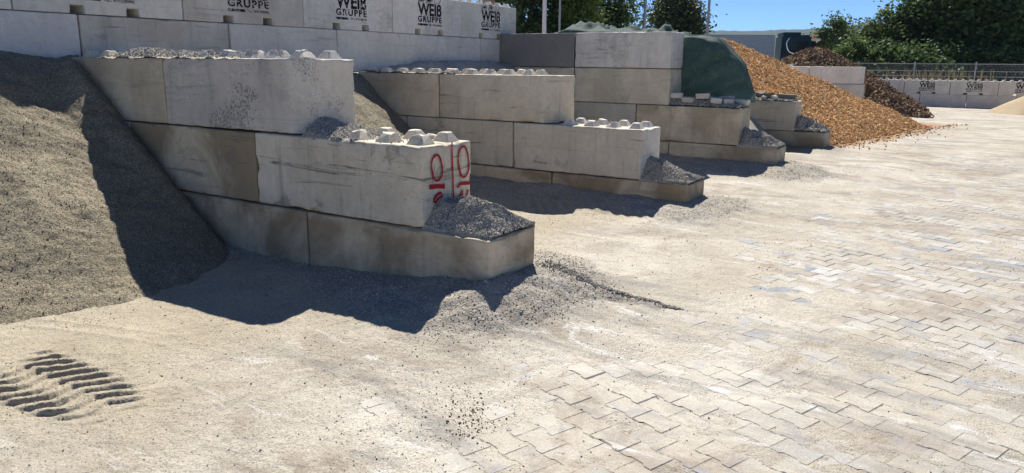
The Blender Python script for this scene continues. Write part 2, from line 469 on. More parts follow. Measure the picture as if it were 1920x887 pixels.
pme = mesh_np('paver', PVt, [PQ, PN])
pme.materials.append(M_PAVER)
for k in ind:
    o = bpy.data.objects.new('paver', pme); COL.objects.link(o); o.parent = pavement
    o.location = (pts[k, 0], pts[k, 1], pz[k]); o.rotation_euler = (tl[k, 0], tl[k, 1], PA)
    o.color = (*ptint[k], 1)
nr = len(rest)
L0 = PVt.copy(); xr = L0[:, 0] * ca - L0[:, 1] * sa; yr = L0[:, 0] * sa + L0[:, 1] * ca
VV = np.empty((nr, 36, 3))
VV[:, :, 0] = xr[None] + pts[rest, 0][:, None]; VV[:, :, 1] = yr[None] + pts[rest, 1][:, None]
VV[:, :, 2] = L0[None, :, 2] + pz[rest][:, None] + L0[None, :, 0] * -tl[rest, 1][:, None] + L0[None, :, 1] * tl[rest, 0][:, None]
of = (np.arange(nr) * 36)[:, None, None]
fme = mesh_np('paver_field', VV.reshape(-1, 3), [(PQ[None] + of).reshape(-1, 4), (PN[None] + of).reshape(-1, 12)])
set_col(fme, 'tint', np.repeat(ptint[rest], 36, 0))
tag(link('paver_field', fme, M_PAVER_A, pavement), kind='stuff')

# ------------------------------------------------------------------ loose stones, chips
def rotmats(n):
    q = RNG.normal(size=(n, 4)); q /= np.linalg.norm(q, axis=1)[:, None]
    a, b, c, d = q.T
    return np.stack([np.stack([1 - 2 * (c * c + d * d), 2 * (b * c - a * d), 2 * (b * d + a * c)], -1),
                     np.stack([2 * (b * c + a * d), 1 - 2 * (b * b + d * d), 2 * (c * d - a * b)], -1),
                     np.stack([2 * (b * d - a * c), 2 * (c * d + a * b), 1 - 2 * (b * b + c * c)], -1)], 1)
OV = np.array([(1, 0, 0), (-1, 0, 0), (0, 1, 0), (0, -1, 0), (0, 0, 1), (0, 0, -1)], float)
OF = np.array([(0, 2, 4), (2, 1, 4), (1, 3, 4), (3, 0, 4), (2, 0, 5), (1, 2, 5), (3, 1, 5), (0, 3, 5)])
BV = np.array([(x, y, z) for x in (-1, 1) for y in (-1, 1) for z in (-1, 1)], float)
BF = np.array([(0, 1, 3, 2), (4, 6, 7, 5), (0, 4, 5, 1), (2, 3, 7, 6), (0, 2, 6, 4), (1, 5, 7, 3)])
def scatter(name, P, size, cols, mat, parent=None, shape='stone', jitter=.35, sink=.2):
    n = len(P); S = size if np.ndim(size) else RNG.uniform(.6, 1, n) * size
    bv, bf = (OV, OF) if shape == 'stone' else (BV, BF)
    V = np.repeat(bv[None], n, 0) * (1 + RNG.uniform(-jitter, jitter, (n, len(bv), 1)))
    asp = np.array([1, .8, .62]) if shape == 'stone' else np.array([1, .42, .16])
    V = V * asp * S[:, None, None]
    V = np.einsum('nij,nvj->nvi', rotmats(n), V)
    P = P.copy(); P[:, 2] += S * (.3 - sink)
    V += P[:, None, :]
    Fc = (bf[None] + (np.arange(n) * len(bv))[:, None, None]).reshape(-1, bf.shape[1])
    me = mesh_np(name, V.reshape(-1, 3), Fc)
    ci = RNG.integers(0, len(cols), n)
    tint = np.array(cols)[ci] * RNG.uniform(.7, 1.25, (n, 1))
    set_col(me, 'tint', np.repeat(tint, len(bv), 0))
    o = link(name, me, mat, parent)
    tag(o, kind='stuff')
    return o
GREY = [(.25, .23, .195), (.33, .30, .255), (.40, .37, .315), (.47, .435, .37), (.56, .52, .45)]
SANDC = [(.20, .17, .125), (.30, .265, .20), (.38, .34, .27), (.13, .115, .09)]
WOOD = [(.74, .47, .21), (.76, .53, .27), (.70, .41, .17), (.76, .58, .34), (.60, .34, .14)]
BARK = [(.17, .11, .065), (.23, .15, .09), (.30, .20, .12), (.12, .08, .05), (.38, .25, .14)]

def heap(name, xr, yr, step, zf, mat, label, cat, floor, stones=None, group=None):
    xs = np.arange(xr[0], xr[1] + 1e-6, step); ys = np.arange(yr[0], yr[1] + 1e-6, step)
    me, V = grid_mesh(name, xs, ys, zf, True, lambda X, Y, Z: Z > floor(X, Y) - .02)
    o = link(name, me, mat); tag(o, label, cat, group)
    if stones:
        n, size, cols, m, shape = stones
        X = RNG.uniform(xr[0], xr[1], n); Y = RNG.uniform(yr[0], yr[1], n); Z = zf(X, Y)
        k = Z > floor(X, Y) + .004
        sz = size * (.35 + .65 * RNG.random(k.sum()) ** 2.2)
        scatter('loose_stones' if shape == 'stone' else 'loose_chips', np.c_[X, Y, Z][k], sz, cols, m, o, shape)
    return o
gz = lambda X, Y: ground_z(X, Y, False)

def h_bay0(x, y):
    xt = np.interp(y, [-8, -4.5, -3.2, -2.07, -1.33, -.95, -.41, -.15, 0, .2], [-2.2, -1.2, -.3, .13, .34, .30, .17, -.08, -.33, -.4])
    d = xt - x
    za = np.interp(d, [-9, 0, .37, .85, 1.39, 1.84, 2.24, 2.45, 2.65, 3.0, 4], [-4, .19, .34, .61, .92, 1.20, 1.47, 1.72, 1.86, 1.95, 1.97])
    zb_ = np.minimum(ZG + .755 * d, 1.90)
    t = sstep(-.5, 0, y)
    z = za * (1 - t) + zb_ * t
    up = sstep(.22, .6, z)
    lump = fbm(x, y * .55, 3.0, 5, 82, .62)
    rid = np.abs(fbm(x * 1.1, y * .45, 5.5, 4, 83, .6))
    z = z + up * (.045 * lump - .055 * (rid - .2) * (.45 + .8 * sstep(1.1, 1.6, z))) + .040 * fbm(x, y * .55, 9, 6, 84, .74)
    return z
heap('sand_heap', (-2.75, .6), (-6.0, .12), .02, h_bay0, M_SAND, 'large grey-brown crushed sand heap sloping down beside the nearest dividing wall', 'sand heap', gz,
     (36000, .0075, SANDC, M_STONE, 'stone'))
def h_bay1(x, y):
    xt = np.interp(y, [.5, 1.2, 2.2, 3.2, 4.2], [-.5, -.05, .05, -.2, -.66])
    z = ZG + .75 * (xt - x)
    cap = 1.72 + .05 * fbm(x, y, 1.4, 3, 86)
    z = np.minimum(z, cap)
    return z + sstep(.2, .6, z) * .07 * fbm(x, y * .6, 3.2, 5, 87, .62) + .012 * fbm(x, y, 14, 4, 88)
heap('sand_heap', (-2.75, .4), (.5, 4.2), .025, h_bay1, M_SAND, 'grey-brown sand heap in the bay between the nearest and the second wall', 'sand heap', gz,
     (14000, .009, SANDC, M_STONE, 'stone'))
def h_bay2(x, y):
    top = np.interp(y, [4.6, 5.1, 5.5, 7.0, 8.0], [1.77, 1.83, 1.90, 1.91, 1.87])
    z = top - .72 * np.maximum(x + 2.45, 0)
    return z + .03 * fbm(x, y, 3, 4, 91) + .01 * fbm(x, y, 14, 3, 92)
heap('gravel_heap', (-2.75, .2), (4.6, 8.05), .035, h_bay2, M_GRAV, 'dark grey gravel heap behind the second wall, under the plain back wall blocks', 'gravel heap', gz)

# ------------------------------------------------------------------ concrete blocks
BL, BH, BW = 1.8, .6, .6
def edge_axis(Lx, step):
    e = [0, .006, .014, .026, .045]
    n = max(2, int(round((Lx - .09) / step)))
    mid = list(np.linspace(.045, Lx - .045, n + 1))[1:-1]
    return np.array(e + mid + [Lx - q for q in e[::-1]])
def block_mesh(Lx, Ly, Lz, seed, chip=1.0, step=.05, cham=0.0):
    xs, ys, zs = edge_axis(Lx, step), edge_axis(Ly, step), edge_axis(Lz, step)
    nx, ny, nz = len(xs), len(ys), len(zs)
    idx = -np.ones((nx, ny, nz), int)
    surf = np.zeros((nx, ny, nz), bool)
    surf[0] = surf[-1] = True; surf[:, 0] = surf[:, -1] = True; surf[:, :, 0] = surf[:, :, -1] = True
    ii = np.argwhere(surf); idx[surf] = np.arange(len(ii))
    P = np.c_[xs[ii[:, 0]], ys[ii[:, 1]], zs[ii[:, 2]]]
    u = P[:, 0] + P[:, 1] * .7; v = P[:, 2] + P[:, 1] * 1.3
    n1 = fbm(u, v, 5, 4, seed); n2 = fbm(u + 9, v + 4, 16, 3, seed + 3)
    r = .015 + .006 * n2 + chip * (.055 * sstep(.20, .6, n1) + .018 * sstep(.1, .6, n2))
    r = np.clip(r, .005, .07)[:, None]
    hi = np.array([Lx, Ly, Lz])
    Qc = np.clip(P, r, hi - r)
    D = P - Qc; dn = np.linalg.norm(D, axis=1)[:, None]
    P2 = Qc + D / np.maximum(dn, 1e-9) * np.minimum(dn, r)
    if cham:   # broken-off upright edge at the near end corner
        s_ = (Lx - P2[:, 0]) + P2[:, 1]; cc = cham * (1 + .25 * fbm(P2[:, 2] * 1.0, P2[:, 2] * .3, 4, 3, seed + 8))
        dl = np.maximum(cc - s_, 0) / 2; P2[:, 0] -= dl; P2[:, 1] += dl
    ctr = (P2 - hi / 2) / hi
    P2 = P2 + .0022 * n1[:, None] * np.sign(ctr) * (np.abs(ctr) > .45)
    Fq = []
    def face(a, flip):
        q = np.stack([a[:-1, :-1], a[1:, :-1], a[1:, 1:], a[:-1, 1:]], -1).reshape(-1, 4)
        Fq.append(q[:, ::-1] if flip else q)
    face(idx[:, :, 0], True); face(idx[:, :, -1], False)
    face(idx[:, 0, :], False); face(idx[:, -1, :], True)
    face(idx[0, :, :], True); face(idx[-1, :, :], False)
    return mesh_np('block_body', P2, np.concatenate(Fq), True)
def stud_mesh(seed, worn=0.0):
    rg = np.random.default_rng(seed)
    a, t, hh = .082, .036, .068
    def ring(s, z, c):
        k = s - c
        return [(-s, -k, z), (-k, -s, z), (k, -s, z), (s, -k, z), (s, k, z), (k, s, z), (-k, s, z), (-s, k, z)]
    V = np.array(ring(a, -.012, .012) + ring(a - .004, .004, .014) + ring(t + .006, hh - .006, .012) + ring(t, hh, .012))
    V += rg.normal(0, .0012 + .005 * worn, V.shape)
    Q = []
    for k in range(3):
        for i in range(8):
            j = (i + 1) % 8; Q.append((k * 8 + i, k * 8 + j, k * 8 + 8 + j, k * 8 + 8 + i))
    return mesh_np('stud', V, [np.array(Q), np.arange(24, 32)[None]])
STUDS = [stud_mesh(i) for i in range(3)] + [stud_mesh(9, 1.0), stud_mesh(10, 1.0)]
for s_ in STUDS: s_.materials.append(M_CON)
def props(o, col, stain, pit, brown):
    o.color = (*col, 1); o['stain'] = float(stain); o['pit'] = float(pit); o['brown'] = float(brown)
BSEED = [100]
def block(x0, x1, y0, z0, col, label, stain=.5, pit=.3, brown=.2, chip=1.0, studs=None, along='x', W=BW, rot=(0, 0, 0), step=.05, group=None, worn=0.3, stud_col=None, cham=0.0):
    BSEED[0] += 1
    g = .008
    if along == 'x':
        me = block_mesh(x1 - x0 - 2 * g, W, BH - .010, BSEED[0], chip, step, cham); loc = (x0 + g, y0, z0)
    else:
        me = block_mesh(W, x1 - x0 - 2 * g, BH - .006, BSEED[0], chip, step); loc = (y0, x0 + g, z0)
    o = link('concrete_block', me, M_CON, None, loc); o.rotation_euler = (0, jit(.002), jit(.005))
    props(o, col, stain, pit, brown); tag(o, label, 'concrete block', group)
    if studs:
        lo, hi = studs
        n = int(round((x1 - x0) / .3))
        for i in range(n):
            s = (i + .5) * (x1 - x0) / n
            if not (lo <= x0 + s <= hi): continue
            for t in (.15, .45):
                me = STUDS[random.randrange(3)] if random.random() > worn else STUDS[3 + random.randrange(2)]
                p = (s, t, BH - .010) if along == 'x' else (t, s, BH - .004)
                so_ = link('stud', me, None, o, p); so_.rotation_euler = (0, 0, random.choice((0, 1, 2, 3)) * math.pi / 2 + random.uniform(-.05, .05))
                props(so_, stud_col or tuple(min(.7, c * 1.12) for c in col), stain * .5, pit, 0)
    return o
jit = lambda s=.004: random.uniform(-s, s)
G1 = 'stepped blocks of the nearest wall'
z1 = .104
W1 = 'nearest dividing wall'
block(.69, 2.49, -.022, z1, (.50, .435, .335), 'tan half-buried concrete block at the foot of the nearest wall, gravel piled on its end', .6, .3, .75)
block(-1.11, .69, -.014, z1, (.44, .385, .30), 'brown-stained concrete block low in the nearest wall, partly under the sand heap', .5, .2, .8)
w1r2 = block(.09, 1.89, -.002, z1 + .6, (.50, .475, .41), 'pale scraped concrete block with red sprayed numbers on its end', 1.0, .5, .15, 1.4, (1.02, 1.9), worn=.35)
block(-1.71, .09, .012, z1 + .6, (.46, .42, .33), 'yellow-brown stained concrete block left of the one with red numbers', .7, .4, .75)
block(-2.69, -1.71, .012, z1 + .6, (.45, .41, .33), 'concrete block almost buried in the sand heap under the beige top block', .4, .2, .4)
block(-1.135, .664, .026, z1 + 1.2, (.44, .43, .41), 'grey pitted concrete block with cracked end, topmost of the nearest wall', .4, 1.0, 0, 1.2, (-.9, .7), worn=.9, cham=.13)
block(-2.69, -1.14, .030, z1 + 1.2, (.49, .455, .365), 'beige smooth concrete block at the top left of the nearest wall, beside the sand', .3, .15, .35, .7, (-2.69, -2.2))
z2 = -.058
block(.65, 2.45, 4.10, z2, (.46, .42, .34), 'low tan concrete block at the foot of the second wall, gravel on its end', .4, .2, .8)
block(-1.15, .65, 4.105, z2, (.43, .39, .315), 'brownish bottom course concrete block of the second wall, banked with grit', .4, .2, .8)
block(.05, 1.85, 4.118, z2 + .6, (.47, .455, .42), 'grey concrete block with seven clean studs in the middle course of the second wall', .7, .35, .15, .8, (.70, 1.9))
block(-1.75, .05, 4.128, z2 + .6, (.44, .425, .385), 'grey concrete block with a dark damp blotch in the middle course of the second wall', .8, .6, .2, .8)
block(-1.175, .625, 4.14, z2 + 1.2, (.50, .475, .415), 'beige round-cornered concrete block ending the top course of the second wall', .8, .3, .3, 1.0, (-1.2, .45), cham=.14)
block(-2.69, -1.18, 4.145, z2 + 1.2, (.50, .465, .385), 'beige concrete block with a hairline crack at the rear top of the second wall', .5, .2, .4, .8, (-2.69, -1.1))
block(-2.69, -1.75, 4.128, z2 + .6, (.44, .42, .37), 'concrete block of the second wall almost buried by the sand heap', .4, .2, .3)
z3 = .028
block(-2.69, -1.67, 7.97, z3 + .6, (.42, .40, .36), 'concrete block of the third wall low in the rear, behind the dark gravel heap', .4, .2, .3, step=.1)
block(.75, 2.55, 7.96, z3, (.44, .40, .32), 'bottom concrete block of the third wall, end half covered with gravel', .4, .2, .7, step=.08)
block(-1.05, .75, 7.97, z3, (.40, .37, .30), 'bottom course concrete block of the third wall, seen beyond the second wall end', .4, .2, .6, step=.08)
block(.13, 1.93, 7.96, z3 + .6, (.47, .435, .35), 'yellowish concrete block of the third wall with loose pavers lying on top', .5, .2, .5, step=.08)
block(-1.67, .13, 7.97, z3 + .6, (.40, .39, .355), 'grey concrete block behind the studs of the second wall, second course of the third wall', .4, .3, .2, step=.08)
block(-1.085, .715, 7.96, z3 + 1.2, (.48, .455, .385), 'beige concrete block under the topmost block of the third wall', .5, .25, .3, step=.08)
block(-2.69, -1.095, 7.967, z3 + 1.2, (.45, .43, .37), 'beige concrete block under the dark grey block of the third wall', .4, .2, .3, step=.08)
block(-1.085, .71, 7.955, z3 + 1.8, (.49, .485, .475), 'pale grey smooth concrete block on top of the third wall beside the green tarp', .5, .15, 0, .6, step=.08)
block(-2.69, -1.095, 7.96, z3 + 1.8, (.165, .165, .168), 'dark grey concrete block on top of the third wall where it meets the back wall', .5, .2, 0, .5, step=.08)
block(.79, 2.59, 11.8, 0.0, (.30, .275, .225), 'low dark-stained concrete block at the foot of the fourth wall, wood chips on its end', .6, .3, .7, step=.1)
block(.18, 1.98, 11.8, .6, (.44, .41, .36), 'streaked grey concrete block of the fourth wall with broken pavers on top', .9, .3, .3, step=.1)
block(-.38, 1.42, 25.0, 1.3, (.56, .56, .53), 'pale concrete block rising out of the wood chips in front of the dark mulch', .2, .1, 0, .5, None, step=.15)
block(-2.18, -.38, 25.0, 1.3, (.55, .55, .52), 'pale studded concrete block left of the one at the mulch wall end', .2, .1, 0, .5, (-2.1, -.9), step=.15)
block(-.36, 1.47, 24.98, .7, (.52, .51, .47), 'concrete block of the mulch wall mostly covered by wood chips', .3, .1, .2, .5, step=.15)

# back wall ----------------------------------------------------------------
zb = -.075
XB = -2.7
def notched_mesh(Ly, seed):
    """block lying along y, front face at x=0, two forklift slots through its foot"""
    bm = bmesh.new()
    n1, n2, nw, nh = Ly * .335, Ly * .665, .075, .085
    if Ly < 1.5: prof = [(0, 0), (Ly, 0), (Ly, BH), (0, BH)]
    else: prof = [(0, 0), (n1 - nw, 0), (n1 - nw + .006, nh), (n1 + nw - .006, nh), (n1 + nw, 0), (n2 - nw, 0), (n2 - nw + .006, nh), (n2 + nw - .006, nh), (n2 + nw, 0), (Ly, 0), (Ly, BH), (0, BH)]
    f1 = [bm.verts.new((0, a + .004 if a == 0 else (a - .004 if a == Ly else a), c - (.004 if c == BH else 0))) for a, c in prof]
    f0 = [bm.verts.new((-BW, v.co.y, v.co.z)) for v in f1]
    bm.faces.new(f1); bm.faces.new(f0[::-1])
    for i in range(len(f1)):
        j = (i + 1) % len(f1); bm.faces.new((f1[j], f1[i], f0[i], f0[j]))
    bmesh.ops.recalc_face_normals(bm, faces=bm.faces[:])
    bmesh.ops.bevel(bm, geom=bm.edges[:], offset=.011, segments=2, profile=.5, affect='EDGES', clamp_overlap=True)
    me = bpy.data.meshes.new('block_body'); bm.to_mesh(me); bm.free()
    return me
def text_mesh(body, size, width=None, bold=.0, spacing=1.0):
    cu = bpy.data.curves.new('lettering', 'FONT'); cu.body = body; cu.size = size; cu.offset = bold; cu.align_x = 'LEFT'; cu.space_character = spacing
    cu.resolution_u = 3; cu.extrude = 0.0006
    t = bpy.data.objects.new('tmp', cu); COL.objects.link(t)
    dg = bpy.context.evaluated_depsgraph_get()
    me = bpy.data.meshes.new_from_object(t.evaluated_get(dg))
    bpy.data.objects.remove(t)
    co = np.empty(len(me.vertices) * 3); me.vertices.foreach_get('co', co); co = co.reshape(-1, 3)
    co[:, 0] -= co[:, 0].min()
    if width: co[:, 0] *= width / co[:, 0].max()
    me.vertices.foreach_set('co', co.ravel()); me.update()
    return me
def chev_mesh():
    V = []; Q = []
    def quad(a): 
        k = len(V); V.extend([(p[0], p[1], 0) for p in a]); Q.append(tuple(range(k, k + 4)))
    w_, h_ = .19, .105
    def out(ox): return [(ox, 0), (ox + w_ - .045, 0), (ox + w_, h_ / 2), (ox + w_ - .045, h_), (ox, h_), (ox + .045, h_ / 2)]
    def ringof(o, t):
        c = np.mean(o, 0); inn = [tuple(np.array(p) + (c - np.array(p)) * t) for p in o]
        for i in range(6):
            j = (i + 1) % 6; quad((o[i], o[j], inn[j], inn[i]))
        return inn
    for q in range(3):
        o = out(q * .205); inn = ringof(o, .16)
        if q < 2:   # filled badge with light gaps
            i2 = [tuple(np.array(p) + (np.mean(o, 0) - np.array(p)) * .30) for p in o]
            quad((i2[0], i2[1], i2[2], i2[5])); quad(((i2[5][0] + .02, i2[5][1] + .006), (i2[2][0] - .012, i2[2][1] + .006), i2[3], (i2[4][0] + .03, i2[4][1])))
    return mesh_np('logo', V, np.array(Q))
ME_WEISS = text_mesh('WEIß', .262, .62, .009, 1.0)
ME_GRUPPE = text_mesh('GRUPPE', .125, .62, .0045, 1.25)
ME_TEL = text_mesh('TEL.:', .042, .085, .0008)
ME_NUM = text_mesh('0171', .042, .075, .0008)
ME_NUM2 = text_mesh('1290902', .042, .145, .0008)
ME_LOGO = chev_mesh()
ME_BAR = mesh_np('bar', [(0, 0, 0), (.25, 0, 0), (.25, .032, 0), (0, .032, 0)], np.array([[0, 1, 2, 3]]))
for m_ in (ME_WEISS, ME_GRUPPE, ME_TEL, ME_NUM, ME_NUM2, ME_LOGO, ME_BAR):
    m_.materials.clear(); m_.materials.append(M_INK)
def lettering(o, ox, plane, worn=False):
    """stencil on a block face; plane 'x': face looks to +x, 'y': face looks to -y"""
    for nm, me, a, c in (('lettering', ME_WEISS, 0, .305), ('lettering', ME_GRUPPE, 0, .20), ('phone_word', ME_TEL, .28, .142), ('phone_code', ME_NUM, .385, .142), ('phone_number', ME_NUM2, .475, .142), ('logo', ME_LOGO, 0, .505), ('underline', ME_BAR, 0, .14)):
        t = link(nm, me, None, o)
        if worn:
            t.material_slots[0].link = 'OBJECT'; t.material_slots[0].material = M_INK2
        if plane == 'x':
            t.rotation_euler = (math.pi / 2, 0, math.pi / 2); t.location = (.0025, ox + a, c)
        else:
            t.rotation_euler = (math.pi / 2, 0, 0); t.location = (ox + a, -.0025, c)
def back_block(ya, yb, row, col, label, stain=.3, pit=.15, brown=.0, notch=False, letters=None, studs=False, worn=False):
    BSEED[0] += 1
    z0 = zb + (row - 1) * .6 + jit(.002)
    if notch:
        me = notched_mesh(yb - ya - .004, BSEED[0]); o = link('concrete_block', me, M_CON, None, (XB + jit(.006), ya + .002, z0))
        props(o, col, stain, pit, brown); tag(o, label, 'concrete block')
        if letters is not None: lettering(o, letters, 'x', worn)
        if studs:
            for i in range(6):
                for t in (-.45, -.15):
                    s_ = link('stud', STUDS[i % 3], None, o, (t, .15 + .3 * i, BH - .004)); props(s_, col, .2, .1, 0)
    else:
        o = block(ya, yb, XB - .6 + jit(.006), z0, col, label, stain, pit, brown, .5, None, 'y', step=.09)
    return o
CB = (.50, .50, .49)
b5 = -.428
lab5 = ['pale top course back wall block cut off by the left frame edge', 'pale back wall block showing only a printed phone number above two slots',
        'weathered back wall block with GRUPPE lettering and two slots, third lettered block from the right wall end', 'pale back wall block lettered above the pitted corner block, faded GRUPPE letters',
        'pale lettered back wall block, second from the right end of the top course', 'lettered block ending the top course of the back wall in front of the trees']
lab5[2] = 'weathered back wall block with dark GRUPPE lettering and rust-stained slots'
for i in range(6):
    ya = b5 + (i - 1) * 1.8
    back_block(ya, ya + 1.8, 5, [(.50, .50, .49), (.50, .50, .49), (.43, .425, .41), (.51, .51, .51), (.52, .52, .515), (.52, .52, .50)][i], lab5[i], .4, .15, [0, 0, .25, 0, 0, .1][i], True, .60, True, worn=(i in (2, 3, 5)))
b4 = .173
lab4 = ['plain bluish-grey back wall block at the left frame edge, above the sand', 'grey streaked back wall block behind the gravel-topped beige block', 'plain grey back wall block behind the worn studs of the nearest wall',
        'plain back wall block right of the pitted grey corner block', 'plain back wall block above the dark gravel heap', 'narrow visible strip of back wall block beside the dark grey block']
for i in range(6):
    ya = b4 + (i - 1) * 1.8
    back_block(ya, ya + 1.8, 4, [(.47, .48, .49), (.43, .43, .42), (.49, .49, .48), (.49, .49, .48), (.49, .49, .49), (.46, .46, .46)][i], lab4[i], [.2, .8, .3, .3, .3, .2][i], .2, [.0, .3, 0, 0, 0, 0][i])
# two more blocks hold the left end of both courses just outside the picture
back_block(b5 - 3.6, b5 - 1.8, 5, CB, 'pale top course back wall block just beyond the left frame edge', .3, .1, 0, True, .6, True)
back_block(b4 - 3.6, b4 - 1.8, 4, CB, 'plain second course back wall block just beyond the left frame edge')

# red spray on the end of the pale block ------------------------------------
def ribbon(pts, wd, closed=False):
    P = np.array(pts, float); n = len(P)
    V = []; Q = []
    for i in range(n):
        a = P[i - 1] if (i > 0 or closed) else P[i]; b = P[(i + 1) % n] if (i < n - 1 or closed) else P[i]
        d = b - a; d /= max(1e-9, np.linalg.norm(d)); nn = np.array([-d[1], d[0]])
        ww_ = wd * random.uniform(.85, 1.15) / 2
        V += [P[i] + nn * ww_, P[i] - nn * ww_]
    m = n if closed else n - 1
    for i in range(m):
        j = (i + 1) % n; Q.append((2 * i, 2 * i + 1, 2 * j + 1, 2 * j))
    return V, Q
def zoom_to_face(u, v):
    yy = (u - 195) / 510.0; vt = 195 - 78 * yy; hh = 842 - 117 * yy
    return (.6 * yy, .6 - (v - vt) / hh * .6)
def smooth_line(pts, k=8):
    P = np.array(pts, float); out = []
    for i in range(len(P) - 1):
        p0, p1, p2, p3 = P[max(0, i - 1)], P[i], P[i + 1], P[min(len(P) - 1, i + 2)]
        for t in np.linspace(0, 1, k, endpoint=False):
            out.append(.5 * (2 * p1 + (p2 - p0) * t + (2 * p0 - 5 * p1 + 4 * p2 - p3) * t * t + (3 * p1 - p0 - 3 * p2 + p3) * t ** 3))
    out.append(P[-1]); return out
ell = lambda cx, cy, rx, ry: [(cx + rx * math.cos(a) + 4 * math.sin(3 * a), cy + ry * math.sin(a)) for a in np.linspace(-1.4, 2 * math.pi - 1.4, 34)]
strokes = [(ell(330, 410, 53, 128), .017), ([(255, 605), (330, 592), (408, 588)], .032), (smooth_line([(375, 655), (345, 665), (312, 700), (298, 745), (318, 752), (340, 715), (385, 680)]), .020), 
           ([(485, 150), (487, 300), (494, 520), (497, 720)], .015), (ell(610, 335, 58, 148), .017), (smooth_line([(540, 590), (560, 562), (590, 546), (695, 530)]), .024),
           ([(545, 725), (575, 665), (600, 600), (592, 680), (586, 760)], .018), (smooth_line([(658, 598), (645, 660), (640, 710), (655, 755), (680, 750), (686, 725), (664, 705), (645, 725)]), .020)]
for pts_, wd in strokes:
    V, Q = ribbon([zoom_to_face(*p) for p in pts_], wd)
    V3 = [(1.8 - .008 + .0022, a, c) for a, c in V]
    t = link('spray_mark', mesh_np('spray_mark', V3, np.array(Q)), M_RED, w1r2)

# ------------------------------------------------------------------ drifts lying on the block tops
def drift(label, xr, yr, z0, zf, n, size, step=.018, mat=None, cols=GREY, cat='gravel heap', name='gravel_drift'):
    fl = lambda X, Y: np.full(np.shape(X), z0)
    o = heap(name, xr, yr, step, zf, mat or M_GRAV, label, cat, fl, (n, size, cols, M_STONE, 'stone'))
    k = 170; X = RNG.uniform(xr[0] + .03, xr[1] - .02 + (.35 if xr[1] < 1.5 else 0), k); Y = RNG.uniform(yr[0] + .02, yr[1] - .02, k)
    scatter('stray_stones', np.c_[X, Y, np.full(k, z0 - .002)], size * 1.1 * (.35 + .65 * RNG.random(k) ** 2), cols, M_STONE, o, sink=.1)
    return o
def ramp(xa, xe, peak, out, y0, y1, z0, seed, yp=.4):
    """talus leaning on a block end at x=xa and reaching the edge xe; closed down to the block top all round"""
    def f(x, y):
        q = np.clip((x - xa) / (xe - xa), 0, 1); v = (y - y0) / (y1 - y0)
        tri = np.where(v < yp, v / yp, (1 - v) / (1 - yp))
        h = (peak * (1 - q) + out * q) * np.clip(.12 + 1.0 * tri, 0, .86) / .86
        h = h * (1 + .35 * fbm(x, y, 5, 4, seed)) + .012 * fbm(x, y, 16, 3, seed + 1)
        e = np.minimum(np.minimum(y - y0, y1 - y), xe - x)
        h = np.minimum(h, .012 + np.maximum(e, 0) * (.95 + .8 * fbm(x, y, 7, 3, seed + 2)) + .008 * fbm(x, y, 20, 3, seed + 3))
        return z0 + np.where(e < .004, -.02, h)
    return f
drift('mound of grey gravel on the low end block, leaning on the red sprayed face', (1.86, 2.48), (.0, .6), .70, ramp(1.89, 2.485, .21, .13, .005, .595, .700, 201, .32), 14000, .011)
drift('grey gravel spilled on the sprayed block against the pitted block end', (.66, 1.25), (.0, .6), 1.30, ramp(.66, 1.22, .12, .0, .005, .595, 1.300, 205), 7000, .011)
def top13(x, y):
    return 1.90 + (.085 * np.exp(-((x + 1.75) / .30) ** 2) + .05 * np.exp(-((x + 1.15) / .3) ** 2) + .035 * np.exp(-((x + .55) / .35) ** 2)) * sstep(0, .22, y) * sstep(0, .15, .6 - y) + .022 * fbm(x, y, 9, 4, 210) - .006
drift('pale gravel lying between the studs on top of the nearest wall', (-2.2, -.1), (.02, .58), 1.90, top13, 9000, .015)
drift('grey gravel mound on the low end block of the second wall', (1.82, 2.44), (4.12, 4.72), .542, ramp(1.85, 2.445, .25, .06, 4.125, 4.715, .538, 215), 7000, .012)
drift('grey gravel mound on the low end block of the third wall', (1.90, 2.53), (7.96, 8.56), .628, ramp(1.93, 2.535, .27, .09, 7.965, 8.555, .624, 220), 6000, .014)
drift('thin gravel layer under the loose pavers on the third wall', (.72, 1.9), (7.97, 8.55), 1.228, ramp(.70, 1.9, .12, .05, 7.965, 8.555, 1.224, 225), 4000, .02)
drift('grit and dirt under the broken pavers on the fourth wall', (.5, 1.9), (11.82, 12.38), 1.2, ramp(.5, 1.9, .06, .04, 11.81, 12.39, 1.196, 230), 2500, .025)
drift('gravel and chips on the low end block of the fourth wall', (1.96, 2.57), (11.82, 12.38), .6, ramp(1.98, 2.58, .32, .06, 11.81, 12.39, .596, 235), 2500, .03)
drift('thin line of grit and moss on top of the second wall', (-2.6, -.9), (4.14, 4.4), 1.742, lambda x, y: 1.742 + .03 * fbm(x, y, 7, 4, 240) + .004, 3000, .014)

# loose stones on the banks and over the yard
n = 90000
X = RNG.uniform(-.6, 4.0, n); Y = RNG.uniform(-1.4, 9.2, n)
b, g = banks(X, Y)
k = (RNG.random(n) < (g * .85 + .03) * np.where(Y < 2.2, 1, .5)) 
P = np.c_[X, Y, ground_z(X, Y)][k]
st = scatter('gravel', P, .0105 * (.35 + .65 * RNG.random(len(P)) ** 2), GREY, M_STONE)
tag(st, 'loose grey gravel banked along the wall feet', 'gravel', None, 'stuff')
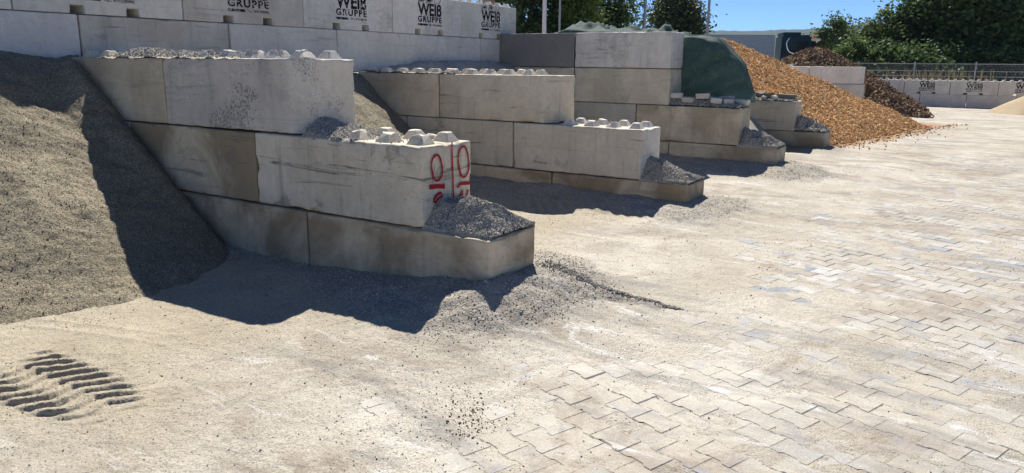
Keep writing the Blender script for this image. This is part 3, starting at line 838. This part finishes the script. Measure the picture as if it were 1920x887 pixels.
# the spur of coarse stones
t = RNG.random(1500) ** .8; X = 2.55 + t * 1.0 + RNG.normal(0, .03, 1500); Y = .62 + t * .11 + RNG.normal(0, .035, 1500) * (1.2 - t)
P = np.c_[X, Y, ground_z(X, Y) + .004]
tag(scatter('gravel', P, .012 * (.4 + .6 * RNG.random(1500)), GREY[:4], M_STONE), 'line of coarse dark gravel trailing from the nearest wall corner', 'gravel', None, 'stuff')
n = 60000
X = RNG.uniform(.2, 8, n); Y = -3 + 15 * RNG.random(n) ** 1.9
dens = sstep(-.05, .5, fbm(X, Y, .9, 4, 251)) + .10
k = RNG.random(n) < dens
P = np.c_[X, Y, np.maximum(ground_z(X, Y), und(X, Y) - .002)][k]
tag(scatter('grit', P, .0075 * (.3 + .7 * RNG.random(len(P)) ** 3), GREY + SANDC, M_STONE, sink=.1), 'scattered grit and small stones over the yard', 'grit', None, 'stuff')
n = 260
t = RNG.random(n); X = 3.20 + .22 * t + RNG.normal(0, .05 + .05 * t, n); Y = -1.28 - .30 * t + RNG.normal(0, .06, n)
tag(scatter('soil_crumbs', np.c_[X, Y, ground_z(X, Y)], .010 * (.2 + .8 * RNG.random(n) ** 3), [(.24, .16, .095), (.19, .125, .075), (.30, .24, .17)], M_STONE, sink=.05), 'small scatter of brown soil crumbs in the foreground', 'soil crumbs', None, 'stuff')

# ------------------------------------------------------------------ pavers left lying on the walls
def loose_paver(x, y, z, rz, tilt, col, label, sx=1.0):
    bm = bmesh.new(); bmesh.ops.create_cube(bm, size=1)
    for v in bm.verts: v.co = Vector((v.co.x * .20 * sx, v.co.y * .14, v.co.z * .085))
    bmesh.ops.bevel(bm, geom=bm.edges[:], offset=.009, segments=2, affect='EDGES')
    for v in bm.verts: v.co += Vector((random.uniform(-1, 1), random.uniform(-1, 1), random.uniform(-1, 1))) * .003
    me = bpy.data.meshes.new('paver'); bm.to_mesh(me); bm.free()
    o = link('loose_paver', me, M_CON, None, (x, y, z)); o.rotation_euler = (tilt, tilt * .6, rz); props(o, col, .4, .5, .1)
    tag(o, label, 'paving stone', 'loose pavers on the walls')
for a in ((.80, 8.10, 1.385, .2, .03, (.42, .42, .40), 'square-edged loose paver nearest the third wall block, under the tarp', 1),
          (1.02, 8.06, 1.325, -.1, .05, (.40, .39, .37), 'flat loose paver beside the upright one on the third wall', 1),
          (1.24, 8.12, 1.385, .15, -.08, (.46, .45, .43), 'pale loose paver propped in the middle of the third wall', 1.1),
          (1.30, 8.30, 1.325, .9, .04, (.30, .30, .29), 'dark loose paver behind the pale propped one', 1),
          (1.47, 8.08, 1.325, .5, .12, (.47, .46, .44), 'slanted loose paver right of the pale propped one', .9),
          (1.56, 8.38, 1.345, -.3, -.06, (.40, .40, .39), 'loose paver near the lower corner of the tarp', 1.1),
          (1.66, 8.16, 1.31, .3, .08, (.44, .43, .41), 'small loose paver lying low near the end of the third wall', .8),
          (1.80, 8.34, 1.305, -.12, .04, (.45, .44, .41), 'long loose paver at the end corner of the third wall', 1.4),
          (.95, 12.0, 1.27, .4, .1, (.12, .12, .12), 'black broken paver at the left of the fourth wall', 1.1),
          (1.18, 12.1, 1.30, -.5, .25, (.13, .125, .12), 'tilted dark paver lump on the fourth wall', .9),
          (1.38, 12.0, 1.28, .2, -.2, (.15, .14, .13), 'dark paver lying across the fourth wall', 1.0),
          (1.50, 11.92, 1.245, .8, .1, (.48, .47, .45), 'pale paver fragment at the front edge of the fourth wall', .5),
          (1.72, 12.05, 1.275, -.1, .03, (.14, .14, .14), 'long dark slab at the right end of the fourth wall', 1.9),
          (1.30, 11.93, 1.235, .1, .1, (.40, .39, .37), 'small grey paver fragment at the middle of the fourth wall edge', .5)):
    loose_paver(*a)

# small leftovers
def lump(name, loc, size, mat, label, cat, seed, col=None, rot=(0, 0, 0)):
    bm = bmesh.new(); bmesh.ops.create_icosphere(bm, subdivisions=2, radius=1)
    for v in bm.verts:
        k = 1 + .28 * float(fbm(v.co.x + v.co.z, v.co.y + 2 * v.co.z, 1.1, 3, seed)); v.co = Vector((v.co.x * size[0] * k, v.co.y * size[1] * k, v.co.z * size[2] * k))
    me = bpy.data.meshes.new(name); bm.to_mesh(me); bm.free()
    o = link(name, me, mat, None, loc); o.rotation_euler = rot; tag(o, label, cat)
    if col: props(o, col, .2, .5, .1)
lump('stone', (1.42, .16, 1.32), (.026, .024, .022), M_CON, 'small round stone beside a stud on the sprayed block', 'stone', 5, (.30, .28, .25))
lump('stone', (1.55, .52, 1.31), (.07, .04, .022), M_CON, 'flat stone chip between the rear studs of the sprayed block', 'stone', 6, (.48, .46, .42))
lump('broken_brick', (-2.9, 7.9, 2.99), (.13, .08, .06), simple('brick_clay', (.30, .20, .14), .9), 'brown broken brick on the back wall end block', 'brick', 7, None, (.2, .1, .4))
lump('rubber_scrap', (2.80, 8.02, .30), (.16, .06, .035), simple('scrap_rubber', (.03, .03, .03), .8), 'black scrap of rubber at the foot of the third wall', 'scrap', 8, None, (.1, .25, .5))
sp_ = smooth_line([(3.95, 19.6), (3.82, 19.9), (3.98, 20.3), (3.90, 20.7)], 6)
V_, Q_ = [], []
for i, pnt in enumerate(sp_):
    zz = float(und(pnt[0], pnt[1])) + .05 + .02 * math.sin(i); V_ += [(pnt[0] - .02, pnt[1], zz), (pnt[0] + .02, pnt[1], zz + .01)]
    if i: Q_.append((2 * i - 2, 2 * i - 1, 2 * i + 1, 2 * i))
tag(link('red_strap', mesh_np('red_strap', V_, np.array(Q_)), simple('red_webbing', (.45, .03, .03), .8)), 'red strap end lying at the toe of the wood chip heap', 'strap')

# ------------------------------------------------------------------ green tarp over the heap beyond the third wall
def tarp():
    xs = np.linspace(-2.6, 1.90, 130)
    T = np.interp(xs, [-2.6, -2.1, -1.6, -1.1, .0, .6, 1.0, 1.25, 1.67, 1.84, 1.90], [2.38, 2.46, 2.56, 2.50, 2.45, 2.39, 2.37, 2.31, 1.91, 1.58, 1.42])
    E_ = np.interp(xs, [-2.6, .0, .6, 1.25, 1.7, 1.9], [2.9, 2.6, 1.2, .34, .26, .10])
    prof = np.linspace(0, 1, 110)
    V = []
    for i, x in enumerate(xs):
        top = T[i] + .05 * (float(vnoise(x * 4.1, 2.2, 12)) - .5); hem = min(1.27 + .05 * math.sin(x * 7) + .04 * math.sin(x * 17), top - .10)
        for s in prof:
            if s < .32:
                q = s / .32; y = 8.645 + .045 * q ** 3; z = hem + (top - .02 - hem) * q
                f = .045 * abs(math.sin(x * 1.6 + 3.6 * z + 2.5 * float(vnoise(x * 1.3, z * 2, 3)))) + .30 * abs(float(vnoise(x * 1.3 + z * 1.9, z * 2.6 - x * 2.0, 5)) - .5) + .12 * abs(float(vnoise(x * 3.4 - z * 2, z * 5 + x, 8)) - .5)
                V.append((x, y - f * (1 - .3 * q) - .02, z))
            elif s < .74:
                q = (s - .32) / .42; y = 8.69 + q * E_[i]
                r = abs(float(vnoise(x * 2.4 + q * 1.2, q * E_[i] * 1.7 + x * .6, 7)) - .5) * 2
                r2 = abs(float(vnoise(x * 5.4 + q * 2.2, q * E_[i] * 3.1, 9)) - .5) * 2
                amp = (.34 * (.42 - r) + .14 * (.4 - r2)) * min(1, q * 5) * (1.0 if x < .2 else max(.12, 1 - (x - .2) * 1.1))
                z = top - .02 * (1 - min(1, q * 8)) + amp * (1 - .5 * q)
                V.append((x, y, z)); zl = z
            else:
                q = (s - .74) / .26; y = 8.69 + E_[i] + .12 * q + .04 * math.sin(x * 7 + q * 3); z = zl + (min(1.27, zl - .05) - zl) * q
                V.append((x, y, z))
    nx, ny = len(xs), len(prof); I = np.arange(nx * ny).reshape(nx, ny)
    Q = np.stack([I[:-1, :-1], I[1:, :-1], I[1:, 1:], I[:-1, 1:]], -1).reshape(-1, 4)
    me = mesh_np('green_tarp', V, Q, True)
    q = NT('woven_tarp'); v = q.pos()
    c = q.mix(q.rng(q.noise(v, 3, 5, .6), .3, .7), (.052, .095, .090), (.085, .135, .122))
    c = q.mix(q.rng(q.noise(v, 7, 5, .7), .50, .68, 0, .45), c, (.20, .215, .18))
    q.color(c); q.b.inputs['Roughness'].default_value = .8
    wv = q.n('ShaderNodeTexWave'); q.t.links.new(v, wv.inputs[0]); wv.inputs['Scale'].default_value = 40
    q.bump(q.math('ADD', q.noise(v, 8, 5, .6), q.math('MULTIPLY', wv.outputs[1], .05)), .5, .03)
    tr = q.n('ShaderNodeBsdfTranslucent'); q.t.links.new(q.scale(c, 2.2), tr.inputs[0])
    ms = q.n('ShaderNodeMixShader'); ms.inputs[0].default_value = .35
    q.t.links.new(q.b.outputs[0], ms.inputs[1]); q.t.links.new(tr.outputs[0], ms.inputs[2]); q.t.links.new(ms.outputs[0], q.t.nodes['Material Output'].inputs[0])
    o = link('green_tarp', me, q.m); tag(o, 'dark green tarp draped over the heap beyond the third wall', 'tarp')
tarp()
def h_bay3(x, y):
    z = np.minimum(1.9, .2 + .85 * (1.85 - x))
    z = np.minimum(z, 1.1 + (y - 8.6) * 3)
    return z + .03 * fbm(x, y, 3, 3, 260)
heap('gravel_heap', (-2.7, 2.2), (8.72, 11.85), .06, h_bay3, M_GRAV, 'covered grey heap showing under the edge of the green tarp', 'gravel heap', gz)

# ------------------------------------------------------------------ wood chip heap, mulch heap, far yellow sand
def h_chip(x, y):
    xt = 2.58 + (y - 12.8) * .187
    z = ZG + .572 * (xt - x)
    z = np.minimum(z, 2.60 + .05 * fbm(x, y, .9, 3, 270))
    yr = 16.6 + (x + .85) * .80
    z = z - .95 * np.maximum(y - yr, 0)
    z = z - .30 * np.maximum(13.6 - y, 0) * sstep(.2, 1.4, z)
    return z + .06 * fbm(x, y, 1.6, 4, 271) + .03 * fbm(x, y, 7, 3, 272) - .04
def chips(o, zf, xr, yr, n, size, cols, mat, floor):
    X = RNG.uniform(*xr, n); Y = RNG.uniform(*yr, n); Z = zf(X, Y); k = Z > floor(X, Y) - .01
    scatter('loose_chips', np.c_[X, Y, Z][k], size * (.45 + .55 * RNG.random(k.sum())), cols, mat, o, 'chip', .25, sink=.1)
ch = heap('wood_chip_heap', (-3.5, 5.0), (12.35, 24), .07, h_chip, M_CHIP, 'large orange-brown wood chip heap spilling past the fourth wall', 'wood chip heap', gz)
chips(ch, h_chip, (-3.0, 4.6), (12.4, 23), 60000, .040, WOOD, M_CHIPS, gz)
X = RNG.uniform(2.2, 5.0, 5000); Y = RNG.uniform(12.3, 22.5, 5000); d = X - (2.62 + (Y - 12.8) * .187)
k = (d > 0) & (RNG.random(5000) < np.exp(-d / .18)); P = np.c_[X, Y, np.maximum(ground_z(X, Y), und(X, Y))][k]
tag(scatter('wood_chips', P, .04 * (.4 + .6 * RNG.random(len(P))), WOOD + BARK[:2], M_CHIPS, None, 'chip', .25), 'stray wood chips along the toe of the chip heap', 'wood chips', None, 'stuff')
def h_mulch(x, y):
    r = np.hypot((x + 1.1) / 1.0, (y - 29.4) / 1.25)
    z = 2.95 - .62 * np.sqrt(r * r + .25) 
    xt = 3.4 - (y - 26.8) * .22
    z2_ = ZG + .60 * (xt - x); z2_ = np.minimum(z2_, 1.85 - .6 * np.abs(y - 27.6))
    z = np.maximum(z, np.minimum(z2_, 2.0))
    z = np.where(x > 1.40, np.minimum(z, ZG + np.maximum(y - 25.2, -.2) * .62), np.where(y < 25.55, -1.0, z))
    return z + .13 * fbm(x, y, 1.5, 4, 281) + .06 * fbm(x, y, 5, 3, 282)
mu = heap('mulch_heap', (-6, 4.2), (25.1, 33.5), .09, h_mulch, M_MULCH, 'dark brown bark mulch heap in front of the truck', 'mulch heap', gz)
chips(mu, h_mulch, (-5, 4), (25.2, 32), 14000, .085, BARK, M_CHIPS, gz)
n = 260; t = RNG.random(n); X = 3.2 + RNG.normal(0, .18, n); Y = 27.0 + RNG.normal(0, .8, n)
tag(scatter('mulch_clods', np.c_[X, Y, ground_z(X, Y)], .10 * (.3 + .7 * RNG.random(n) ** 2), BARK, M_CHIPS, None, 'stone'), 'dark clods rolled out at the toe of the mulch heap', 'clods', None, 'stuff')
def h_ysand(x, y):
    r = np.hypot((x - 8.6) / 1.0, (y - 31.6) / .8)
    return 2.05 - .55 * np.sqrt(r * r + .15) + .03 * fbm(x, y, 1.2, 3, 290)
heap('yellow_sand_heap', (4.2, 13), (28.2, 34.4), .10, h_ysand, M_YSAND, 'smooth pale yellow sand heap in front of the far lettered wall', 'sand heap', gz)

# ------------------------------------------------------------------ far wall
YF = 34.5
def far_block(xa, row, label, letters=False, studs=False, worn=False):
    me = notched_mesh(1.796, 0)
    o = link('concrete_block', me, M_CON, None, (xa + .002, YF + jit(.01), .145 + (row - 1) * .6)); 
    # the notched mesh lies along y with its face at x=0: turn it to look to -y
    co = np.empty(len(me.vertices) * 3); me.vertices.foreach_get('co', co); co = co.reshape(-1, 3)
    me.vertices.foreach_set('co', np.c_[co[:, 1], -co[:, 0], co[:, 2]].ravel()); me.update()
    props(o, (.53 + jit(.03),) * 2 + (.50,), .35, .1, .05); tag(o, label, 'concrete block')
    if letters: lettering(o, .60, 'y', worn)
    if studs:
        for i in range(6):
            for t in (.15, .45):
                s_ = link('stud', STUDS[i % 3], None, o, (.15 + .3 * i, t, BH - .004)); props(s_, (.55, .55, .53), .2, .1, 0)
far_top = ['far wall block half hidden by the mulch heap, first of the lettered ones', 'far wall block with crisp WEIß GRUPPE lettering and two dark slots', 'far wall block with faded WEIß GRUPPE lettering', 'far wall block partly hidden by the yellow sand heap', 'far wall block standing behind the top of the yellow sand heap']
for i in range(5): far_block(.16 + 1.81 * i, 2, far_top[i], True, True, i in (0, 2))
far_low = ['lower far wall block beside the toe of the mulch heap', 'lower far wall block with a dark scrape, beneath the crisp lettering', 'lower far wall block beside the foot of the yellow sand heap', 'lower far wall block hidden behind the yellow sand heap']
for i in range(4): far_block(.84 + 1.81 * i, 1, far_low[i])

# ------------------------------------------------------------------ fence
def tube(p0, p1, r, n=8, r1=None):
    p0 = Vector(p0); p1 = Vector(p1); d = (p1 - p0).normalized()
    a = d.orthogonal().normalized(); b = d.cross(a); r1 = r if r1 is None else r1
    V = [p + (a * math.cos(2 * math.pi * i / n) + b * math.sin(2 * math.pi * i / n)) * rr for p, rr in ((p0, r), (p1, r1)) for i in range(n)]
    Q = [(i, (i + 1) % n, n + (i + 1) % n, n + i) for i in range(n)]
    return [tuple(v) for v in V], Q
def join(parts):
    V = []; Q = []
    for v, q in parts:
        k = len(V); V += v; Q += [tuple(i + k for i in f) for f in q]
    return V, Q
M_GALV = simple('galvanised_steel', (.34, .36, .38), .45, .6)
fence = bpy.data.objects.new('mesh_fence', None); COL.objects.link(fence); fence.location = (-7, 36, ZG)
tag(fence, 'grey double-bar mesh fence standing behind the far lettered wall', 'fence')
FX = [-7.6, -5.15, -2.70, -.25, 2.17, 4.62, 7.1, 9.6, 12.1]
for x in FX:
    po = link('post', mesh_np('post', *join([tube((x + 7, 0, -.2), (x + 7, 0, 1.93), .034)])), M_GALV, fence)
    link('post_cap', mesh_np('post_cap', *join([tube((x + 7, 0, 1.93), (x + 7, 0, 1.965), .044, 8, .02)])), M_GALV, po)
for zz in (.15, .35, .75, 1.10, 1.32, 1.55, 1.87):
    link('rail', mesh_np('rail', *join([tube((FX[0] + 7, s, zz), (FX[-1] + 7, s, zz), .010, 6) for s in (-.05, -.03)])), M_GALV, fence)
wires = []
x = FX[0]
while x < FX[-1]:
    wires.append(tube((x + 7, -.04, .1), (x + 7, -.04, 1.92), .0045, 4)); x += .05
tag(link('wire_mesh', mesh_np('wire_mesh', *join(wires)), M_GALV, fence), kind='stuff')
# dry weeds in front of the fence
wv, wq = [], []
for i in range(260):
    cx = random.choice((-.2, 1.2, 2.9, 4.1, 5.2, 2.4)) + random.gauss(0, .45); y = 35.4 + random.uniform(-.15, .15); hgt = random.uniform(.3, 1.0); 
    dx, dy = random.gauss(0, .18), random.gauss(0, .1); k = len(wv); wd = random.uniform(.006, .016)
    wv += [(cx - wd, y, .9), (cx + wd, y, .9), (cx + dx + wd, y + dy, .9 + hgt), (cx + dx - wd * .2, y + dy, .9 + hgt)]; wq.append((k, k + 1, k + 2, k + 3))
wme = mesh_np('dry_weeds', wv, np.array(wq)); tag(link('dry_weeds', wme, simple('dry_stalks', (.30, .25, .16), .9)), 'dry brown weeds growing between the far wall and the fence', 'weeds', None, 'stuff')

# ------------------------------------------------------------------ masts
M_MAST = simple('mast_paint', (.30, .33, .36), .5, .3)
M_WHITE = simple('white_mast_paint', (.62, .63, .64), .5)
def mast(x, y, r, hgt, mat, label):
    o = bpy.data.objects.new('light_mast', None); COL.objects.link(o); o.location = (x, y, ZG); tag(o, label, 'mast')
    link('pole', mesh_np('pole', *join([tube((0, 0, -.3), (0, 0, hgt), r, 14, r * .6)]), smooth=True), mat, o)
    link('foot', mesh_np('foot', *join([tube((0, 0, 0), (0, 0, .35), r * 1.7, 10, r * 1.2)])), mat, o)
    V, Q = join([tube((-.5, 0, hgt - .1), (.5, 0, hgt - .1), .04, 8)])
    link('crossarm', mesh_np('crossarm', V, np.array(Q)), mat, o)
    for s in (-.4, .4):
        bm = bmesh.new(); bmesh.ops.create_cube(bm, size=1)
        for v in bm.verts: v.co = Vector((v.co.x * .4 + s, v.co.y * .2, v.co.z * .3 * (1 - .3 * (v.co.y > 0)) + hgt + .1))
        me = bpy.data.meshes.new('floodlight'); bm.to_mesh(me); bm.free(); link('floodlight', me, mat, o)
mast(-12.9, 27.4, .115, 11, M_WHITE, 'pale thick mast in front of the left trees')
mast(-12.3, 27.8, .055, 11, M_MAST, 'thin grey mast in front of the left trees, right of the pale one')
mast(-12.92, 39.6, .105, 13, M_MAST, 'grey mast just left of the round tree')
mast(-11.34, 46.8, .105, 15, M_MAST, 'grey mast right of the round tree, above the trailer')

# ------------------------------------------------------------------ truck
def boxm(name, x0, x1, y0, y1, z0, z1, mat, parent, bev=.03, shear=None):
    bm = bmesh.new(); bmesh.ops.create_cube(bm, size=1)
    for v in bm.verts:
        v.co = Vector((x0 + (v.co.x + .5) * (x1 - x0), y0 + (v.co.y + .5) * (y1 - y0), z0 + (v.co.z + .5) * (z1 - z0)))
        if shear: shear(v)
    if bev: bmesh.ops.bevel(bm, geom=bm.edges[:], offset=bev, segments=2, affect='EDGES')
    me = bpy.data.meshes.new(name); bm.to_mesh(me); bm.free()
    return link(name, me, mat, parent)
truck = bpy.data.objects.new('truck', None); COL.objects.link(truck)
truck.location = (-8.45, 53.4, ZG - .1); truck.rotation_euler = (0, 0, R_(24))
tag(truck, 'dark green truck with a long grey trailer parked beyond the heaps', 'truck')
M_CAB = simple('cab_paint', (.012, .038, .06), .35); M_TRL = simple('trailer_panel', (.30, .37, .44), .6); M_BLK = simple('black_rubber', (.02, .02, .02), .8)
M_GLS = simple('dark_glass', (.02, .025, .03), .1); M_CHR = simple('chrome_rail', (.75, .77, .78), .25, .8); M_ORG = simple('amber_lens', (.8, .25, .02), .3); M_WHT = simple('white_panel', (.7, .7, .7), .5)
boxm('trailer', -11.5, .05, 0, 2.5, 1.15, 4.02, M_TRL, truck, .04)
boxm('trailer_frame', -11.3, 2.6, .4, 2.1, .85, 1.15, M_BLK, truck)
def cabshape(v):
    if v.co.z > 3 and v.co.x > 2.5: v.co.x -= .45
cab = boxm('cab', .55, 3.05, 0, 2.5, .75, 4.02, M_CAB, truck, .12, cabshape)
boxm('roof_fairing', .6, 1.9, .15, 2.35, 4.0, 4.22, M_CAB, truck, .06)
boxm('side_window', 1.35, 2.45, -.012, .05, 2.80, 3.62, M_GLS, cab, .03)
boxm('windscreen', 2.72, 2.98, .2, 2.3, 2.75, 3.6, M_GLS, cab, .03)
boxm('door_handle', 1.25, 1.42, -.03, .02, 1.95, 2.0, M_CHR, cab, .008)
V, Q = [], []
path = smooth_line([(1.02, 3.80), (.86, 3.5), (.95, 3.05), (1.2, 2.78), (1.8, 2.64), (2.2, 2.62)], 5)
V, Q = join([tube((a[0], -.10, a[1]), (b[0], -.10, b[1]), .045, 6) for a, b in zip(path[:-1], path[1:])])
link('side_rail', mesh_np('side_rail', V, np.array(Q)), M_CHR, truck)
boxm('mirror', 2.95, 3.15, -.35, -.05, 2.4, 3.2, M_BLK, truck)
boxm('sun_visor', 2.55, 3.25, .1, 2.4, 3.62, 3.80, M_WHT, truck, .03)
boxm('roof_beacon', 2.75, 3.0, .3, .6, 3.82, 4.02, M_ORG, truck, .04)
boxm('roof_light_bar', 2.2, 3.1, .2, .4, 3.98, 4.06, M_WHT, truck, .02)
for x in (-10.3, -9.0, -7.7, .9, 2.35):
    for y in (.12, 2.38):
        V, Q = tube((x, y - .14, .5), (x, y + .14, .5), .5, 20)
        wme_ = mesh_np('wheel', V, [np.array(Q), np.arange(20)[None], np.arange(20, 40)[None]]); wo = link('wheel', wme_, M_BLK, truck)
        V, Q = tube((x, y - .15, .5), (x, y + .15, .5), .28, 14)
        link('rim', mesh_np('rim', V, [np.array(Q), np.arange(14)[None], np.arange(14, 28)[None]]), M_CHR, wo)

# ------------------------------------------------------------------ trees
def leafmat(name, lo, hi):
    q = NT(name)
    c = q.attr('tint', out='Color')
    q.color(c); q.b.inputs['Roughness'].default_value = .55
    tr = q.n('ShaderNodeBsdfTranslucent'); q.t.links.new(q.scale(c, 1.6), tr.inputs[0])
    ms = q.n('ShaderNodeMixShader'); ms.inputs[0].default_value = .32
    q.t.links.new(q.b.outputs[0], ms.inputs[1]); q.t.links.new(tr.outputs[0], ms.inputs[2])
    q.t.links.new(ms.outputs[0], q.t.nodes['Material Output'].inputs[0])
    return q.m
M_LEAF = leafmat('leaves', 0, 0)
M_BARK = simple('tree_bark', (.085, .068, .05), .95, 0, .3, 5)
def tree(x, y, hgt, rad, zlow, label, lo, hi, nclump=90, per=130, leaf=.17, name='broadleaf_tree', cone=0.0, loose=.0, seed=1, group='trees around the yard'):
    rg = np.random.default_rng(seed)
    o = bpy.data.objects.new(name, None); COL.objects.link(o); o.location = (x, y, 0.0); tag(o, label, 'tree', group)
    parts = [tube((0, 0, 0), (0, 0, hgt * .35), .03 * hgt * .8, 8, .02 * hgt), tube((0, 0, hgt * .35), (rg.normal(0, .2), rg.normal(0, .2), hgt * .85), .02 * hgt, 7, .004 * hgt)]
    C = []
    zc_, zr = (hgt + zlow) / 2, (hgt - zlow) / 2
    while len(C) < nclump:
        p = rg.uniform(-1, 1, 3); r = np.linalg.norm(p)
        if r > 1 or r < .35 + .15 * rg.random(): continue
        wz = 1 - cone * (p[2] + 1) / 2
        q_ = np.array([p[0] * rad * wz, p[1] * rad * wz, zc_ + p[2] * zr])
        q_ *= np.array([1, 1, 1]) * 1.0
        q_[:2] *= 1 + .25 * rg.normal() * (.4 + loose)
        C.append(q_)
    C = np.array(C)
    for c in C[:: max(1, nclump // 16)]:
        s = rg.uniform(.25, .6) * hgt
        parts.append(tube((0, 0, min(s, c[2] * .8)), tuple(c), .007 * hgt, 5, .0018 * hgt))
    V, Q = join(parts); link('trunk', mesh_np('trunk', V, np.array(Q), True), M_BARK, o)
    cs = rad * rg.uniform(.14, .30, nclump) * (1 + loose * .3)
    P = np.repeat(C, per, 0) + rg.normal(0, 1, (nclump * per, 3)) * np.repeat(cs, per)[:, None] * np.array([1, 1, .75])
    n = len(P)
    S = leaf * rg.uniform(.55, 1.2, n)
    a = rg.normal(size=(n, 3)); a[:, 2] *= .6; a /= np.linalg.norm(a, axis=1)[:, None]
    b = np.cross(a, rg.normal(size=(n, 3))); b /= np.linalg.norm(b, axis=1)[:, None]
    A = a * S[:, None]; B = b * (S * .55)[:, None]
    VV = np.stack([P - A, P + B, P + A, P - B], 1).reshape(-1, 3)
    me = mesh_np('crown', VV, np.arange(n * 4).reshape(-1, 4))
    t = rg.random((n, 1)) * .7 + np.repeat(rg.random((nclump, 1)), per, 0) * .3
    set_col(me, 'tint', np.repeat(np.array(lo) * (1 - t) + np.array(hi) * t, 4, 0))
    link('crown', me, M_LEAF, o)
D1, D2 = (.032, .058, .020), (.105, .16, .055)
L1, L2 = (.045, .075, .022), (.11, .155, .05)
Y1, Y2 = (.07, .11, .02), (.17, .23, .055)
def px(u, depth, v=120):
    d = F + Rr * (u - 960) / FPX - Ur * (v - 443.5) / FPX
    p = CAM + d * depth
    return p[0], p[1]
def T(u, depth, *a, **k): x, y = px(u, depth); tree(x, y, *a, **k)
T(975, 44, 10.5, 2.6, 1.0, 'dense dark tree at the end of the back wall top course', D1, D2, 90, 130, .15, seed=2)
T(1040, 46, 11, 2.4, 1.0, 'dark leafy tree behind the pale and the thin mast', D1, L2, 90, 130, .15, seed=3)
T(1083, 43, 7.6, 1.4, 1.4, 'yellow-green tree between the two dark left trees', Y1, Y2, 60, 150, .13, name='young_tree', cone=.5, seed=4)
T(1130, 49, 8.8, 1.6, 1.6, 'loose dark tree at the right of the left group', D1, D2, 46, 130, .16, loose=.5, seed=5)
T(1262, 70, 8.6, 2.75, 1.8, 'round dense tree standing alone between two masts', (.03, .048, .014), (.085, .10, .034), 130, 140, .20, cone=.35, seed=6)
T(1556, 64, 6.0, 1.9, .6, 'small bushy tree right of the truck', D1, L2, 60, 150, .15, name='small_tree', seed=7)
T(1650, 46, 5.5, 1.4, .8, 'light green wispy tree left of the dark right trees', L1, L2, 50, 140, .14, loose=.6, seed=8)
T(1600, 42, 3.4, 1.1, .4, 'low light green shrub behind the fence beside the mulch', L1, L2, 34, 130, .13, name='shrub', loose=.3, seed=9)
T(1738, 46, 8.6, 2.1, .6, 'tall dark tree behind the middle fence post', D1, D2, 120, 140, .16, seed=10)
T(1800, 44, 9.5, 2.6, .6, 'tallest dark tree behind the far lettered wall', D1, D2, 105, 140, .16, seed=11)
T(1885, 45, 9.5, 2.6, .6, 'tall dark tree at the right frame edge above the sand heap', D1, L2, 105, 140, .16, seed=12)
T(1975, 45, 9, 2.6, .6, 'tall dark tree just beyond the right frame edge', D1, D2, 100, 130, .16, seed=13)
T(1680, 41, 3.2, 1.4, .2, 'dark shrub behind the fence left of the middle post', D1, D2, 45, 140, .13, name='shrub', seed=14)
T(1760, 40.5, 3.0, 1.5, .2, 'dark shrub behind the fence right of the middle post', D1, D2, 45, 140, .13, name='shrub', seed=15)
T(1850, 40.5, 3.2, 1.6, .2, 'dark shrub behind the fence near the right post', D1, D2, 45, 140, .13, name='shrub', seed=16)
T(1925, 40.5, 3.2, 1.5, .2, 'dark shrub behind the fence at the right frame edge', D1, D2, 45, 140, .13, name='shrub', seed=17)

# ------------------------------------------------------------------ hills
hx = np.linspace(-1600, 1600, 300); hy = np.linspace(0, 900, 30)
def hz(X, Y):
    return (92 + 9 * fbm(X, Y * .3, .003, 3, 301) + 4 * fbm(X, Y, .04, 3, 302) - .012 * (X + 200)) * np.sin(np.clip(Y / 900, 0, 1) * math.pi) ** .8 - 8
hm, _ = grid_mesh('hills', hx, hy, hz)
q = NT('forest_hill'); q.color(q.mix(q.rng(q.noise(q.pos(), .03, 5), .35, .65), (.018, .032, .022), (.032, .052, .03)))
ho = link('hills', hm, q.m); ho.location = (-520, 1150, 0); ho.rotation_euler = (0, 0, R_(20))
tag(ho, 'low wooded hills on the horizon', None, None, 'structure')

# ------------------------------------------------------------------ the air
bm = bmesh.new(); bmesh.ops.create_cube(bm, size=1)
for v in bm.verts: v.co = Vector((v.co.x * 7800, v.co.y * 7800, 140 if v.co.z > 0 else -10))
me = bpy.data.meshes.new('haze'); bm.to_mesh(me); bm.free()
hm_ = bpy.data.materials.new('thin_haze'); hm_.use_nodes = True
hm_.node_tree.nodes.clear()
out = hm_.node_tree.nodes.new('ShaderNodeOutputMaterial'); pv_ = hm_.node_tree.nodes.new('ShaderNodeVolumePrincipled')
pv_.inputs['Density'].default_value = 0.00011; pv_.inputs['Color'].default_value = (.45, .70, 1, 1)
hm_.node_tree.links.new(pv_.outputs[0], out.inputs['Volume'])
tag(link('haze', me, hm_), 'thin summer haze over the distant hills', 'haze', None, 'stuff')
